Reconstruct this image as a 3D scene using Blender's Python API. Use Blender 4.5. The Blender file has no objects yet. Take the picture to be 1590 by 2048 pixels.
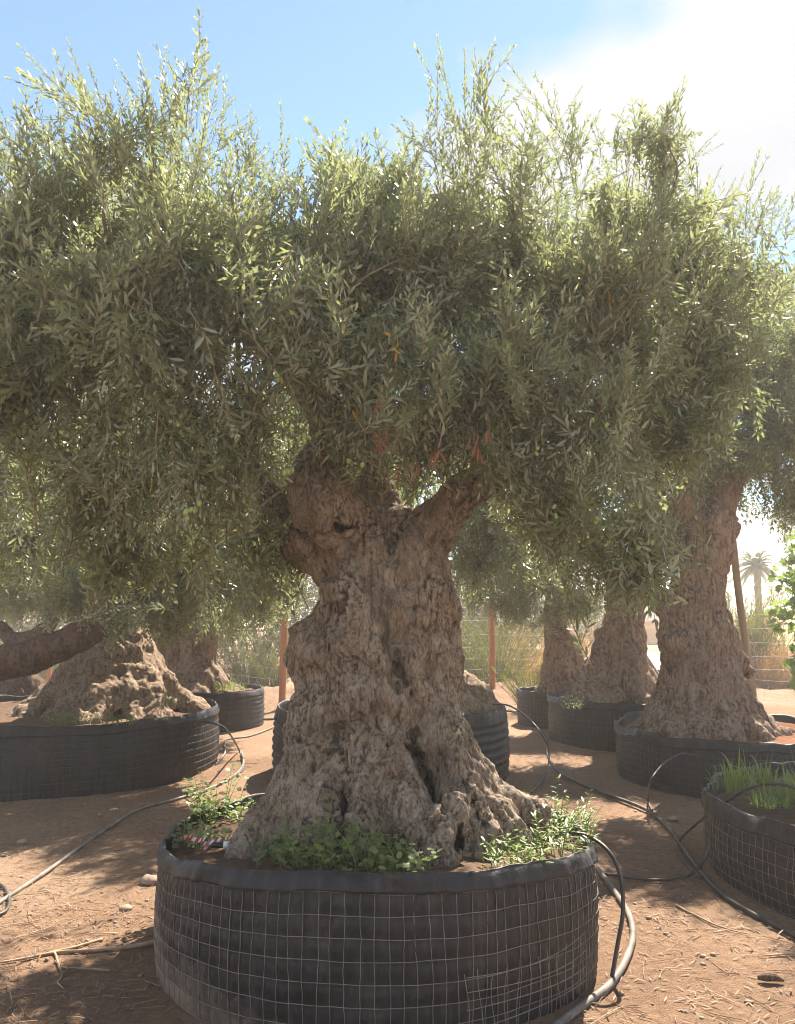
import bpy, math, random
import numpy as np
from mathutils import Vector, Matrix
rng = np.random.default_rng(7)
random.seed(7)
SC = bpy.context.scene
COL = SC.collection
R = math.radians

# ------------------------------------------------------------------ camera, sky, sun, exposure
CAM_H, PITCH, FPX = 1.45, R(7.6), 1580.0
cam_data = bpy.data.cameras.new('camera')
cam_data.sensor_fit = 'HORIZONTAL'; cam_data.sensor_width = 36.0
cam_data.lens = 36.0 * FPX / 1590.0
cam_data.clip_start = 0.05; cam_data.clip_end = 3000
cam = bpy.data.objects.new('camera', cam_data); COL.objects.link(cam)
cam.location = (0, 0, CAM_H); cam.rotation_euler = (R(90) + PITCH, 0, 0)
SC.camera = cam

SUN_EL, SUN_AZ = R(50), R(22)          # azimuth to the right of straight ahead (+Y)
W = bpy.data.worlds.new('World'); SC.world = W; W.use_nodes = True
wt = W.node_tree; wt.nodes.clear()
def wn(t, **k):
    n = wt.nodes.new(t)
    for a, b in k.items(): setattr(n, a, b)
    return n
def wl(a, b): wt.links.new(a, b)
w_out = wn('ShaderNodeOutputWorld'); w_bg = wn('ShaderNodeBackground')
w_sky = wn('ShaderNodeTexSky', sky_type='NISHITA', sun_disc=False, sun_elevation=SUN_EL, sun_rotation=SUN_AZ,
           air_density=1.0, dust_density=0.03, ozone_density=1.4, altitude=50)
w_bg.inputs['Strength'].default_value = 0.050
tc = wn('ShaderNodeTexCoord')
sep = wn('ShaderNodeSeparateXYZ'); wl(tc.outputs['Generated'], sep.inputs[0])
zc = wn('ShaderNodeMath', operation='MAXIMUM'); wl(sep.outputs['Z'], zc.inputs[0]); zc.inputs[1].default_value = 0.0
za = wn('ShaderNodeMath', operation='ADD'); wl(zc.outputs[0], za.inputs[0]); za.inputs[1].default_value = 0.18
dx = wn('ShaderNodeMath', operation='DIVIDE'); wl(sep.outputs['X'], dx.inputs[0]); wl(za.outputs[0], dx.inputs[1])
dy = wn('ShaderNodeMath', operation='DIVIDE'); wl(sep.outputs['Y'], dy.inputs[0]); wl(za.outputs[0], dy.inputs[1])
cmb = wn('ShaderNodeCombineXYZ'); wl(dx.outputs[0], cmb.inputs[0]); wl(dy.outputs[0], cmb.inputs[1])
mp = wn('ShaderNodeMapping'); wl(cmb.outputs[0], mp.inputs[0])
mp.inputs['Location'].default_value = (4.70, 1.95, 0.0)
n1 = wn('ShaderNodeTexNoise'); wl(mp.outputs[0], n1.inputs['Vector'])
n1.inputs['Scale'].default_value = 0.90; n1.inputs['Detail'].default_value = 9; n1.inputs['Roughness'].default_value = 0.52
cr = wn('ShaderNodeValToRGB'); wl(n1.outputs['Fac'], cr.inputs[0])
cr.color_ramp.elements[0].position = 0.465; cr.color_ramp.elements[0].color = (0, 0, 0, 1)
cr.color_ramp.elements[1].position = 0.545; cr.color_ramp.elements[1].color = (1, 1, 1, 1)
n2 = wn('ShaderNodeTexNoise'); wl(mp.outputs[0], n2.inputs['Vector'])
n2.inputs['Scale'].default_value = 2.3; n2.inputs['Detail'].default_value = 6
ccol = wn('ShaderNodeMix', data_type='RGBA'); wl(n2.outputs['Fac'], ccol.inputs['Factor'])
ccol.inputs['A'].default_value = (2.75, 2.85, 3.1, 1); ccol.inputs['B'].default_value = (4.5, 4.5, 4.5, 1)
mixc = wn('ShaderNodeMix', data_type='RGBA')
wl(cr.outputs[0], mixc.inputs['Factor']); wl(w_sky.outputs[0], mixc.inputs['A']); wl(ccol.outputs['Result'], mixc.inputs['B'])
wl(mixc.outputs['Result'], w_bg.inputs['Color']); wl(w_bg.outputs[0], w_out.inputs[0])

sun_d = bpy.data.lights.new('sun', 'SUN'); sun_d.energy = 3.9; sun_d.angle = R(0.55); sun_d.color = (1.0, 0.90, 0.76)
sun = bpy.data.objects.new('sun', sun_d); COL.objects.link(sun)
SUNV = Vector((math.sin(SUN_AZ) * math.cos(SUN_EL), math.cos(SUN_AZ) * math.cos(SUN_EL), math.sin(SUN_EL)))
sun.rotation_euler = SUNV.to_track_quat('Z', 'Y').to_euler(); sun.location = (6, 20, 30)

SC.view_settings.view_transform = 'Standard'; SC.view_settings.look = 'None'
SC.view_settings.exposure = 2.34; SC.view_settings.gamma = 1.0
SC.view_settings.use_curve_mapping = False
SC.cycles.max_bounces = 9; SC.cycles.diffuse_bounces = 5; SC.cycles.volume_bounces = 1; SC.cycles.glossy_bounces = 2; SC.cycles.transmission_bounces = 4
SC.cycles.caustics_reflective = False; SC.cycles.caustics_refractive = False
SC.cycles.use_denoising = True
SC.cycles.filter_width = 1.05

# ------------------------------------------------------------------ helpers
def at(px, py, Y):
    """world point seen at photo pixel (px,py) at ground distance Y"""
    x = (px - 795.0) / FPX; y = (py - 1024.0) / FPX
    cp, sp = math.cos(PITCH), math.sin(PITCH)
    fwd = cp + y * sp; up = sp - y * cp
    t = Y / fwd
    return np.array([x * t, Y, CAM_H + up * t])
def gnd(px, py, z=0.0):
    x = (px - 795.0) / FPX; y = (py - 1024.0) / FPX
    cp, sp = math.cos(PITCH), math.sin(PITCH)
    fwd = cp + y * sp; up = sp - y * cp
    t = (z - CAM_H) / up
    return np.array([x * t, fwd * t, z])
def to_px(P):
    P = np.asarray(P, float); cp, sp = math.cos(PITCH), math.sin(PITCH)
    zc_ = P[..., 1] * cp + (P[..., 2] - CAM_H) * sp
    yc_ = P[..., 1] * sp - (P[..., 2] - CAM_H) * cp
    return 795 + FPX * P[..., 0] / zc_, 1024 + FPX * yc_ / zc_

_perm = np.random.default_rng(11).permutation(512).astype(np.int64)
_perm = np.concatenate([_perm, _perm, _perm])
_grad = np.random.default_rng(12).normal(size=(512, 3)); _grad /= np.linalg.norm(_grad, axis=1)[:, None]
def _h(i, j, k): return _perm[_perm[_perm[i & 511] + (j & 511)] + (k & 511)]
def perlin(P):
    P = np.asarray(P, float); f0 = np.floor(P); i = f0.astype(np.int64); f = P - f0
    u = f * f * f * (f * (f * 6 - 15) + 10); out = 0
    for a in (0, 1):
        wa = u[:, 0] if a else 1 - u[:, 0]
        for b in (0, 1):
            wb = u[:, 1] if b else 1 - u[:, 1]
            for c in (0, 1):
                wc = u[:, 2] if c else 1 - u[:, 2]
                g = _grad[_h(i[:, 0] + a, i[:, 1] + b, i[:, 2] + c)]
                out = out + wa * wb * wc * ((f - np.array([a, b, c])) * g).sum(1)
    return out * 1.5
def fbm(P, o=4, g=0.5):
    s = 0; a = 1.0; P = np.asarray(P, float)
    for k in range(o):
        s = s + a * perlin(P * (2.03 ** k) + k * 17.3); a *= g
    return s
def ridged(P, o=3):
    s = 0; a = 1.0
    for k in range(o):
        s = s + a * (1 - np.abs(perlin(P * (2.1 ** k) + 31.7 * k)) * 2); a *= 0.5
    return s
_vj = np.random.default_rng(13).random((512, 3))
def voronoi(P):
    P = np.asarray(P, float); i = np.floor(P).astype(np.int64)
    d1 = np.full(len(P), 9.0); d2 = np.full(len(P), 9.0)
    for a in (-1, 0, 1):
        for b in (-1, 0, 1):
            for c in (-1, 0, 1):
                q = i + np.array([a, b, c])
                p = q + _vj[_h(q[:, 0], q[:, 1], q[:, 2])]
                d = np.sqrt(((p - P) ** 2).sum(1))
                m = d < d1
                d2 = np.where(m, d1, np.minimum(d2, d)); d1 = np.where(m, d, d1)
    return d1, d2

def mesh_np(name, V, F, smooth=True, attrs=None, mats=None):
    V = np.asarray(V, np.float32).reshape(-1, 3); F = np.asarray(F, np.int32)
    n = F.shape[1]; me = bpy.data.meshes.new(name)
    me.vertices.add(len(V)); me.vertices.foreach_set('co', V.ravel())
    me.loops.add(F.size); me.loops.foreach_set('vertex_index', F.ravel())
    me.polygons.add(len(F)); me.polygons.foreach_set('loop_start', np.arange(0, F.size, n, dtype=np.int32))
    me.polygons.foreach_set('use_smooth', np.full(len(F), smooth, bool))
    if mats is not None: me.polygons.foreach_set('material_index', np.asarray(mats, np.int32))
    me.update(calc_edges=True)
    for k, a in (attrs or {}).items():
        at_ = me.attributes.new(k, 'FLOAT', 'POINT'); at_.data.foreach_set('value', np.asarray(a, np.float32))
    return me
def link(name, me, mat=None, parent=None, loc=None):
    o = bpy.data.objects.new(name, me); COL.objects.link(o)
    if mat is not None and me is not None:
        for m in (mat if isinstance(mat, (list, tuple)) else [mat]): me.materials.append(m)
    if parent is not None: o.parent = parent
    if loc is not None: o.location = loc
    return o
def tag(o, label=None, cat=None, group=None, kind=None):
    if label: o['label'] = label
    if cat: o['category'] = cat
    if group: o['group'] = group
    if kind: o['kind'] = kind
    return o
def thing(name, label, cat, loc=(0, 0, 0), group=None):
    o = bpy.data.objects.new(name, None); COL.objects.link(o); o.location = [float(v) for v in loc]
    o.empty_display_size = 0.1
    return tag(o, label, cat, group)
class MB:
    """collects quads/tris as (V,F) with tris only"""
    def __init__(s): s.V = []; s.F = []; s.M = []; s.n = 0; s.A = []
    def add(s, V, F, m=0, a=0.5):
        V = np.asarray(V, float).reshape(-1, 3); F = np.asarray(F, int)
        if F.shape[1] == 4: F = np.concatenate([F[:, [0, 1, 2]], F[:, [0, 2, 3]]])
        s.V.append(V); s.F.append(F + s.n); s.M.append(np.full(len(F), m)); s.n += len(V)
        s.A.append(np.broadcast_to(np.asarray(a, float), (len(V),)))
    def mesh(s, name, smooth=True):
        return mesh_np(name, np.concatenate(s.V), np.concatenate(s.F), smooth, {'rnd': np.concatenate(s.A)}, np.concatenate(s.M))
def catmull(P, n):
    P = np.asarray(P, float); Q = np.vstack([2 * P[0] - P[1], P, 2 * P[-1] - P[-2]]); out = []
    for i in range(1, len(Q) - 2):
        t = np.linspace(0, 1, n, endpoint=False)[:, None]
        a, b, c, d = Q[i - 1], Q[i], Q[i + 1], Q[i + 2]
        out.append(.5 * (2 * b + (c - a) * t + (2 * a - 5 * b + 4 * c - d) * t ** 2 + (3 * b - a - 3 * c + d) * t ** 3))
    out.append(P[-1:]); return np.vstack(out)
def tube(P, r, sides=6, cap=True):
    P = np.asarray(P, float); n = len(P); r = np.broadcast_to(np.asarray(r, float), (n,))
    T = np.gradient(P, axis=0); T /= np.linalg.norm(T, axis=1)[:, None] + 1e-9
    u = np.cross(T[0], [0, 0, 1.0]);
    if np.linalg.norm(u) < 1e-3: u = np.cross(T[0], [1.0, 0, 0])
    u /= np.linalg.norm(u); U = [u]
    for i in range(1, n):
        u = u - T[i] * (u @ T[i]); u /= np.linalg.norm(u) + 1e-9; U.append(u)
    U = np.array(U); Wv = np.cross(T, U); a = np.arange(sides) * 2 * math.pi / sides
    V = P[:, None] + r[:, None, None] * (U[:, None] * np.cos(a)[None, :, None] + Wv[:, None] * np.sin(a)[None, :, None])
    V = V.reshape(-1, 3); i = np.arange(n - 1)[:, None] * sides; j = np.arange(sides)[None]; k = (j + 1) % sides
    F = np.stack([i + j, i + k, i + sides + k, i + sides + j], -1).reshape(-1, 4)
    F = np.concatenate([F[:, [0, 1, 2]], F[:, [0, 2, 3]]])
    if cap:
        V = np.vstack([V, P[0], P[-1]]); b = n * sides; jj = np.arange(sides); kk = (jj + 1) % sides
        F = np.vstack([F, np.stack([np.full(sides, b), kk, jj], 1), np.stack([np.full(sides, b + 1), (n - 1) * sides + jj, (n - 1) * sides + kk], 1)])
    return V, F
def nrm(v): v = np.asarray(v, float); return v / (np.linalg.norm(v, axis=-1, keepdims=True) + 1e-12)

# ------------------------------------------------------------------ materials
def mat(name, rough=0.8, spec=0.3):
    m = bpy.data.materials.new(name); m.use_nodes = True
    b = m.node_tree.nodes['Principled BSDF']; b.inputs['Roughness'].default_value = rough
    b.inputs['Specular IOR Level'].default_value = spec
    return m, m.node_tree, b
def N(t, typ, inp=None, **k):
    n = t.nodes.new(typ)
    for a, v in k.items(): setattr(n, a, v)
    for a, v in (inp or {}).items():
        if isinstance(v, bpy.types.NodeSocket): t.links.new(v, n.inputs[a])
        else: n.inputs[a].default_value = v
    return n
def ramp(t, fac, stops):
    n = t.nodes.new('ShaderNodeValToRGB'); t.links.new(fac, n.inputs[0]); e = n.color_ramp.elements
    while len(e) < len(stops): e.new(0.5)
    for i, (p, c) in enumerate(stops):
        e[i].position = p; e[i].color = (*c, 1) if len(c) == 3 else c
    return n.outputs[0]
def mixc_(t, f, a, b, mode='MIX'):
    n = t.nodes.new('ShaderNodeMix'); n.data_type = 'RGBA'; n.blend_type = mode
    for s, v in ((n.inputs['Factor'], f), (n.inputs['A'], a), (n.inputs['B'], b)):
        if isinstance(v, bpy.types.NodeSocket): t.links.new(v, s)
        elif isinstance(v, (int, float)): s.default_value = v
        else: s.default_value = (*v, 1)
    return n.outputs['Result']
def noise(t, vec, scale, detail=5, rough=0.55):
    return N(t, 'ShaderNodeTexNoise', {'Vector': vec, 'Scale': scale, 'Detail': detail, 'Roughness': rough}).outputs['Fac']
def bump(t, b, h, strength, dist):
    n = N(t, 'ShaderNodeBump', {'Height': h, 'Strength': strength, 'Distance': dist}); t.links.new(n.outputs[0], b.inputs['Normal'])
def objco(t): return t.nodes.new('ShaderNodeTexCoord').outputs['Object']

def leaf_mat(name, top, top2, under, trans, gloss=0.42, tmix=0.32):
    m = bpy.data.materials.new(name); m.use_nodes = True; t = m.node_tree; b = t.nodes['Principled BSDF']
    out = t.nodes['Material Output']
    a = N(t, 'ShaderNodeAttribute', attribute_name='rnd').outputs['Fac']
    geo = t.nodes.new('ShaderNodeNewGeometry')
    c = mixc_(t, a, top, top2)
    c = mixc_(t, geo.outputs['Backfacing'], c, under)
    t.links.new(c, b.inputs['Base Color'])
    b.inputs['Roughness'].default_value = gloss; b.inputs['Specular IOR Level'].default_value = 0.45
    tr = N(t, 'ShaderNodeBsdfTranslucent', {'Color': (*trans, 1)})
    mx = N(t, 'ShaderNodeMixShader', {0: tmix, 1: b.outputs[0], 2: tr.outputs[0]})
    t.links.new(mx.outputs[0], out.inputs[0])
    return m
M = {}
M['olive_leaf'] = leaf_mat('olive_leaf', (0.105, 0.130, 0.055), (0.205, 0.225, 0.108), (0.35, 0.37, 0.26), (0.34, 0.395, 0.155), 0.33, 0.36)
M['dry_leaf'] = leaf_mat('dry_leaf', (0.21, 0.085, 0.042), (0.32, 0.145, 0.065), (0.27, 0.13, 0.07), (0.28, 0.12, 0.045), 0.6)
M['litter_leaf'] = leaf_mat('litter_leaf', (0.10, 0.058, 0.036), (0.24, 0.155, 0.098), (0.20, 0.135, 0.09), (0.25, 0.14, 0.06), 0.75, 0.1)
M['yellow_leaf'] = leaf_mat('yellow_leaf', (0.55, 0.30, 0.03), (0.6, 0.4, 0.05), (0.5, 0.33, 0.08), (0.6, 0.35, 0.03), 0.5)
M['weed_leaf'] = leaf_mat('weed_leaf', (0.10, 0.155, 0.055), (0.24, 0.28, 0.10), (0.20, 0.25, 0.13), (0.32, 0.42, 0.09), 0.55)
M['grass_leaf'] = leaf_mat('grass_leaf', (0.10, 0.17, 0.035), (0.20, 0.25, 0.07), (0.18, 0.24, 0.08), (0.30, 0.42, 0.06), 0.5)
M['dry_grass'] = leaf_mat('dry_grass', (0.36, 0.22, 0.10), (0.50, 0.34, 0.16), (0.45, 0.30, 0.15), (0.50, 0.30, 0.10), 0.7)
M['scrub_leaf'] = leaf_mat('scrub_leaf', (0.085, 0.105, 0.033), (0.17, 0.175, 0.055), (0.13, 0.14, 0.06), (0.24, 0.25, 0.05), 0.7, 0.28)
M['grey_scrub_leaf'] = leaf_mat('grey_scrub_leaf', (0.055, 0.062, 0.028), (0.11, 0.115, 0.055), (0.12, 0.125, 0.075), (0.15, 0.15, 0.05), 0.7, 0.22)
M['fig_leaf'] = leaf_mat('fig_leaf', (0.05, 0.11, 0.025), (0.10, 0.17, 0.04), (0.12, 0.18, 0.07), (0.26, 0.38, 0.06), 0.45, 0.40)
M['palm_leaf'] = leaf_mat('palm_leaf', (0.10, 0.12, 0.05), (0.16, 0.17, 0.08), (0.16, 0.17, 0.09), (0.25, 0.28, 0.08), 0.5)

def bark_mat(name, dark, mid, light, pink, scale=1.0, stretch=0.45):
    m, t, b = mat(name, 0.92, 0.10)
    co = objco(t)
    crack = N(t, 'ShaderNodeAttribute', attribute_name='crack').outputs['Fac']
    mpn = N(t, 'ShaderNodeMapping', {'Vector': co}); mpn.inputs['Scale'].default_value = (1, 1, stretch)
    wv = N(t, 'ShaderNodeTexNoise', {'Vector': mpn.outputs[0], 'Scale': 14 * scale, 'Detail': 4})
    warp = N(t, 'ShaderNodeMixRGB', {0: 0.10, 1: mpn.outputs[0], 2: wv.outputs['Color']})
    big = noise(t, co, 3.2 * scale, 4); fine = noise(t, warp.outputs[0], 110 * scale, 5, 0.7); med = noise(t, co, 11 * scale, 5, .6); flake = noise(t, warp.outputs[0], 42 * scale, 4, 0.6)
    c = ramp(t, big, [(0.30, mid), (0.50, light), (0.68, pink)])
    c = mixc_(t, ramp(t, med, [(0.40, (0, 0, 0)), (0.60, (0.8, 0.8, 0.8))]), c, light)
    c = mixc_(t, ramp(t, flake, [(0.36, (0.7, 0.7, 0.7)), (0.48, (0, 0, 0))]), c, dark)
    c = mixc_(t, ramp(t, noise(t, co, 6.5 * scale, 3), [(0.45, (0, 0, 0)), (0.65, (0.55, 0.55, 0.55))]), c, mid)
    c = mixc_(t, 0.85, c, ramp(t, fine, [(0.30, (0.30, 0.28, 0.26)), (0.50, (0.95, 0.95, 0.95)), (0.75, (1.35, 1.32, 1.28))]), 'MULTIPLY')
    c = mixc_(t, crack, c, dark)
    t.links.new(c, b.inputs['Base Color'])
    hh = N(t, 'ShaderNodeMath', {0: flake, 1: fine}, operation='ADD').outputs[0]
    bump(t, b, hh, 1.0, 0.016)
    return m
M['bark'] = bark_mat('olive_bark', (0.048, 0.035, 0.027), (0.21, 0.155, 0.110), (0.45, 0.37, 0.285), (0.38, 0.272, 0.185), 1.0, 0.28)
M['bark_far'] = bark_mat('olive_bark_far', (0.075, 0.05, 0.036), (0.22, 0.152, 0.108), (0.35, 0.26, 0.192), (0.31, 0.205, 0.14), 0.7, 0.15)
M['root_mound'] = bark_mat('root_mound', (0.10, 0.065, 0.045), (0.25, 0.175, 0.125), (0.38, 0.29, 0.21), (0.33, 0.23, 0.155), 0.7, 0.5)
M['dark_bark'] = bark_mat('dark_bark', (0.04, 0.025, 0.02), (0.11, 0.07, 0.052), (0.17, 0.115, 0.085), (0.15, 0.09, 0.065), 0.7, 0.3)

def simple(name, c1, c2, scale=12, rough=0.8, spec=0.3, b_s=0.3, b_d=0.01, bscale=60, stretch=None):
    m, t, b = mat(name, rough, spec); co = objco(t)
    if stretch:
        mpn = N(t, 'ShaderNodeMapping', {'Vector': co}); mpn.inputs['Scale'].default_value = stretch; co = mpn.outputs[0]
    t.links.new(ramp(t, noise(t, co, scale), [(0.32, c1), (0.68, c2)]), b.inputs['Base Color'])
    if b_s: bump(t, b, noise(t, co, bscale, 4, 0.6), b_s, b_d)
    return m
M['twig'] = simple('twig_bark', (0.16, 0.115, 0.075), (0.30, 0.235, 0.16), 30, 0.8, 0.2, 0)
M['limb'] = M['bark_far']
M['olive'] = simple('olive_fruit', (0.20, 0.26, 0.07), (0.32, 0.38, 0.12), 20, 0.35, 0.5, 0)
M['wire_dark'] = simple('dark_wire', (0.055, 0.05, 0.046), (0.13, 0.115, 0.10), 18, 0.6, 0.4, 0)
M['wire'] = simple('galvanised_wire', (0.16, 0.13, 0.11), (0.30, 0.26, 0.225), 25, 0.6, 0.4, 0)
M['fence_wire'] = simple('fence_wire', (0.16, 0.15, 0.14), (0.26, 0.25, 0.23), 5, 0.6, 0.4, 0)
M['hose'] = simple('black_hose', (0.030, 0.028, 0.027), (0.075, 0.065, 0.058), 14, 0.5, 0.4, 0)
M['hose_dusty'] = simple('dusty_hose', (0.10, 0.085, 0.075), (0.24, 0.205, 0.175), 9, 0.65, 0.3, 0)
M['post'] = simple('orange_post_wood', (0.30, 0.12, 0.05), (0.42, 0.19, 0.08), 8, 0.8, 0.2, 0.5, 0.006, 40, (1, 1, 0.08))
M['stake'] = simple('weathered_stake', (0.21, 0.16, 0.115), (0.36, 0.285, 0.21), 10, 0.85, 0.2, 0.5, 0.006, 50, (1, 1, 0.08))
M['road'] = simple('pale_road', (0.42, 0.36, 0.30), (0.55, 0.48, 0.41), 0.8, 0.9, 0.2, 0.2, 0.02, 10)
M['ochre'] = simple('ochre_field', (0.42, 0.24, 0.10), (0.52, 0.33, 0.16), 0.6, 0.9, 0.1, 0.3, 0.05, 6)
M['shed'] = simple('grey_metal_sheet', (0.36, 0.37, 0.39), (0.46, 0.47, 0.49), 0.4, 0.45, 0.5, 0)
M['concrete'] = simple('concrete', (0.33, 0.30, 0.26), (0.45, 0.42, 0.37), 1.5, 0.9, 0.2, 0.3, 0.01, 20)
M['white_plastic'] = simple('white_plastic', (0.75, 0.75, 0.73), (0.82, 0.82, 0.80), 8, 0.4, 0.5, 0)
M['pebble'] = simple('pebble', (0.20, 0.14, 0.10), (0.38, 0.30, 0.235), 3, 0.85, 0.2, 0)
M['straw'] = simple('dry_root', (0.26, 0.17, 0.11), (0.42, 0.31, 0.22), 18, 0.85, 0.15, 0)

# bottle glass-like plastic
m, t, b = mat('dark_bottle', 0.15, 0.5); b.inputs['Base Color'].default_value = (0.02, 0.03, 0.02, 1); M['bottle'] = m
# red-white tape
m, t, b = mat('red_white_tape', 0.4, 0.4)
uvw = N(t, 'ShaderNodeAttribute', attribute_name='rnd').outputs['Fac']
st = N(t, 'ShaderNodeMath', {0: uvw, 1: 1.0}, operation='FRACT'); st = N(t, 'ShaderNodeMath', {0: N(t, 'ShaderNodeMath', {0: uvw, 1: 5.0}, operation='MULTIPLY').outputs[0]}, operation='FRACT')
gt = N(t, 'ShaderNodeMath', {0: st.outputs[0], 1: 0.5}, operation='GREATER_THAN')
t.links.new(mixc_(t, gt.outputs[0], (0.55, 0.02, 0.025), (0.75, 0.72, 0.70)), b.inputs['Base Color']); M['tape'] = m

# earth
def earth_mat(name, dk, md, lt, big=0.35):
    m, t, b = mat(name, 0.95, 0.1); co = objco(t)
    a = noise(t, co, 0.55, 5); f = noise(t, co, 22, 8, 0.7); g = noise(t, co, 140, 4, 0.7)
    vo = N(t, 'ShaderNodeTexVoronoi', {'Vector': co, 'Scale': 70}).outputs['Distance']
    c = ramp(t, a, [(0.30, dk), (0.50, md), (0.72, lt)])
    c = mixc_(t, 0.8, c, ramp(t, f, [(0.28, (0.55, 0.52, 0.50)), (0.52, (1, 1, 1)), (0.75, (1.3, 1.27, 1.22))]), 'MULTIPLY')
    c = mixc_(t, 0.6, c, ramp(t, g, [(0.3, (0.62, 0.6, 0.58)), (0.65, (1.15, 1.14, 1.12))]), 'MULTIPLY')
    c = mixc_(t, ramp(t, vo, [(0.10, (0.5, 0.5, 0.5)), (0.2, (0, 0, 0))]), c, lt)
    t.links.new(c, b.inputs['Base Color'])
    hh = N(t, 'ShaderNodeMath', {0: f, 1: g}, operation='ADD').outputs[0]
    bump(t, b, hh, 1.0, 0.035)
    return m
M['earth'] = earth_mat('nursery_earth', (0.25, 0.155, 0.102), (0.40, 0.258, 0.168), (0.50, 0.36, 0.255))
M['soil'] = earth_mat('pot_soil', (0.15, 0.095, 0.065), (0.24, 0.155, 0.105), (0.34, 0.23, 0.16))
M['red_soil'] = earth_mat('red_soil', (0.24, 0.10, 0.055), (0.34, 0.15, 0.085), (0.40, 0.20, 0.12))

# black pot fabric, with dusty mud stains that have a shape of their own
def fabric_mat(name, mud):
    m, t, b = mat(name, 0.5, 0.35); co = objco(t)
    a = noise(t, co, 5, 6, 0.6); f = noise(t, co, 45, 5, 0.7)
    c = ramp(t, a, [(0.3, (0.014, 0.013, 0.014)), (0.7, (0.032, 0.029, 0.029))])
    c = mixc_(t, ramp(t, f, [(0.60, (0, 0, 0)), (0.80, (0.25, 0.25, 0.25))]), c, (0.16, 0.13, 0.11))
    mps = N(t, 'ShaderNodeMapping', {'Vector': co}); mps.inputs['Scale'].default_value = (9, 9, 1.6)
    c = mixc_(t, ramp(t, noise(t, mps.outputs[0], 2.2, 6, .7), [(0.48, (0, 0, 0)), (0.75, (0.30, 0.30, 0.30))]), c, (0.16, 0.13, 0.11))
    if mud:
        s = t.nodes.new('ShaderNodeSeparateXYZ'); t.links.new(co, s.inputs[0])
        # splash mud near the ground, heaviest on the side that faces the track
        zt = N(t, 'ShaderNodeMath', {0: s.outputs['Z'], 1: -1.7}, operation='MULTIPLY')
        xt = N(t, 'ShaderNodeMath', {0: s.outputs['X'], 1: -0.75}, operation='MULTIPLY')
        q = N(t, 'ShaderNodeMath', {0: zt.outputs[0], 1: xt.outputs[0]}, operation='ADD')
        q = N(t, 'ShaderNodeMath', {0: q.outputs[0], 1: N(t, 'ShaderNodeMath', {0: noise(t, co, 7, 6, 0.7), 1: 0.9}, operation='MULTIPLY').outputs[0]}, operation='ADD')
        fac = ramp(t, q.outputs[0], [(0.62, (0, 0, 0)), (0.92, (0.85, 0.85, 0.85))])
        c = mixc_(t, fac, c, (0.25, 0.185, 0.14))
    t.links.new(c, b.inputs['Base Color'])
    t.links.new(ramp(t, a, [(0.3, (0.38,) * 3), (0.7, (0.62,) * 3)]), b.inputs['Roughness'])
    bump(t, b, noise(t, co, 20, 5, .6), 0.6, 0.012)
    return m
M['fabric'] = fabric_mat('black_pot_fabric', False)
M['fabric_mud'] = fabric_mat('black_pot_fabric_muddy', True)

# ------------------------------------------------------------------ ground
# pot table: key -> (cx, cy, R)
POTS = {
    'main': (-0.09, 3.85, 0.975), 'left': (-3.35, 8.0, 1.52), 'left_back': (-2.62, 11.0, 0.78), 'behind': (-0.06, 7.75, 1.09),
    'right_far': (2.16, 11.1, 0.50), 'right_mid': (2.73, 9.7, 0.90), 'right': (3.13, 7.45, 1.07), 'right_near': (3.02, 4.6, 1.2),
    'left_far': (-5.55, 10.6, 0.6), 'lean': (-5.2, 6.6, 0.9)}
def ground_h(x, y):
    P = np.stack([x, y, np.zeros_like(x)], -1)
    h = 0.018 * fbm(P * 0.9, 3) + 0.007 * fbm(P * 6, 3)
    # low earth bank along the fence
    yb = 14.0 + 0.7 * np.sin(x * 0.35)
    w = np.exp(-((y - yb) / 1.0) ** 2)
    h = h + w * (0.26 + 0.10 * fbm(P * 1.3 + 5, 2) + 0.07 * fbm(P * 5, 3)) * np.where(x > 4.2, 0.55, 1.0)
    return h
ys = np.concatenate([np.linspace(-25, 1.2, 26), np.arange(1.3, 7.5, 0.052), np.arange(7.5, 17.5, 0.10), 17.5 * (1.0 + 0.06) ** np.arange(0, 62)])
xr = np.concatenate([np.arange(0, 4.2, 0.065), np.arange(4.2, 11, 0.16), 11 * 1.09 ** np.arange(0, 46)])
xs = np.concatenate([-xr[:0:-1], xr])
X, Y = np.meshgrid(xs, ys); Z = ground_h(X.ravel(), Y.ravel()).reshape(X.shape)
i = np.arange(len(ys) - 1)[:, None] * len(xs); j = np.arange(len(xs) - 1)[None]
F = np.stack([i + j, i + j + 1, i + j + 1 + len(xs), i + j + len(xs)], -1).reshape(-1, 4)
g = link('ground', mesh_np('ground', np.stack([X, Y, Z], -1), F), M['earth']); tag(g, 'reddish brown bare earth of the nursery yard', 'ground', kind='structure')
def gh(x, y): return float(ground_h(np.array([float(x)]), np.array([float(y)]))[0])

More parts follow.
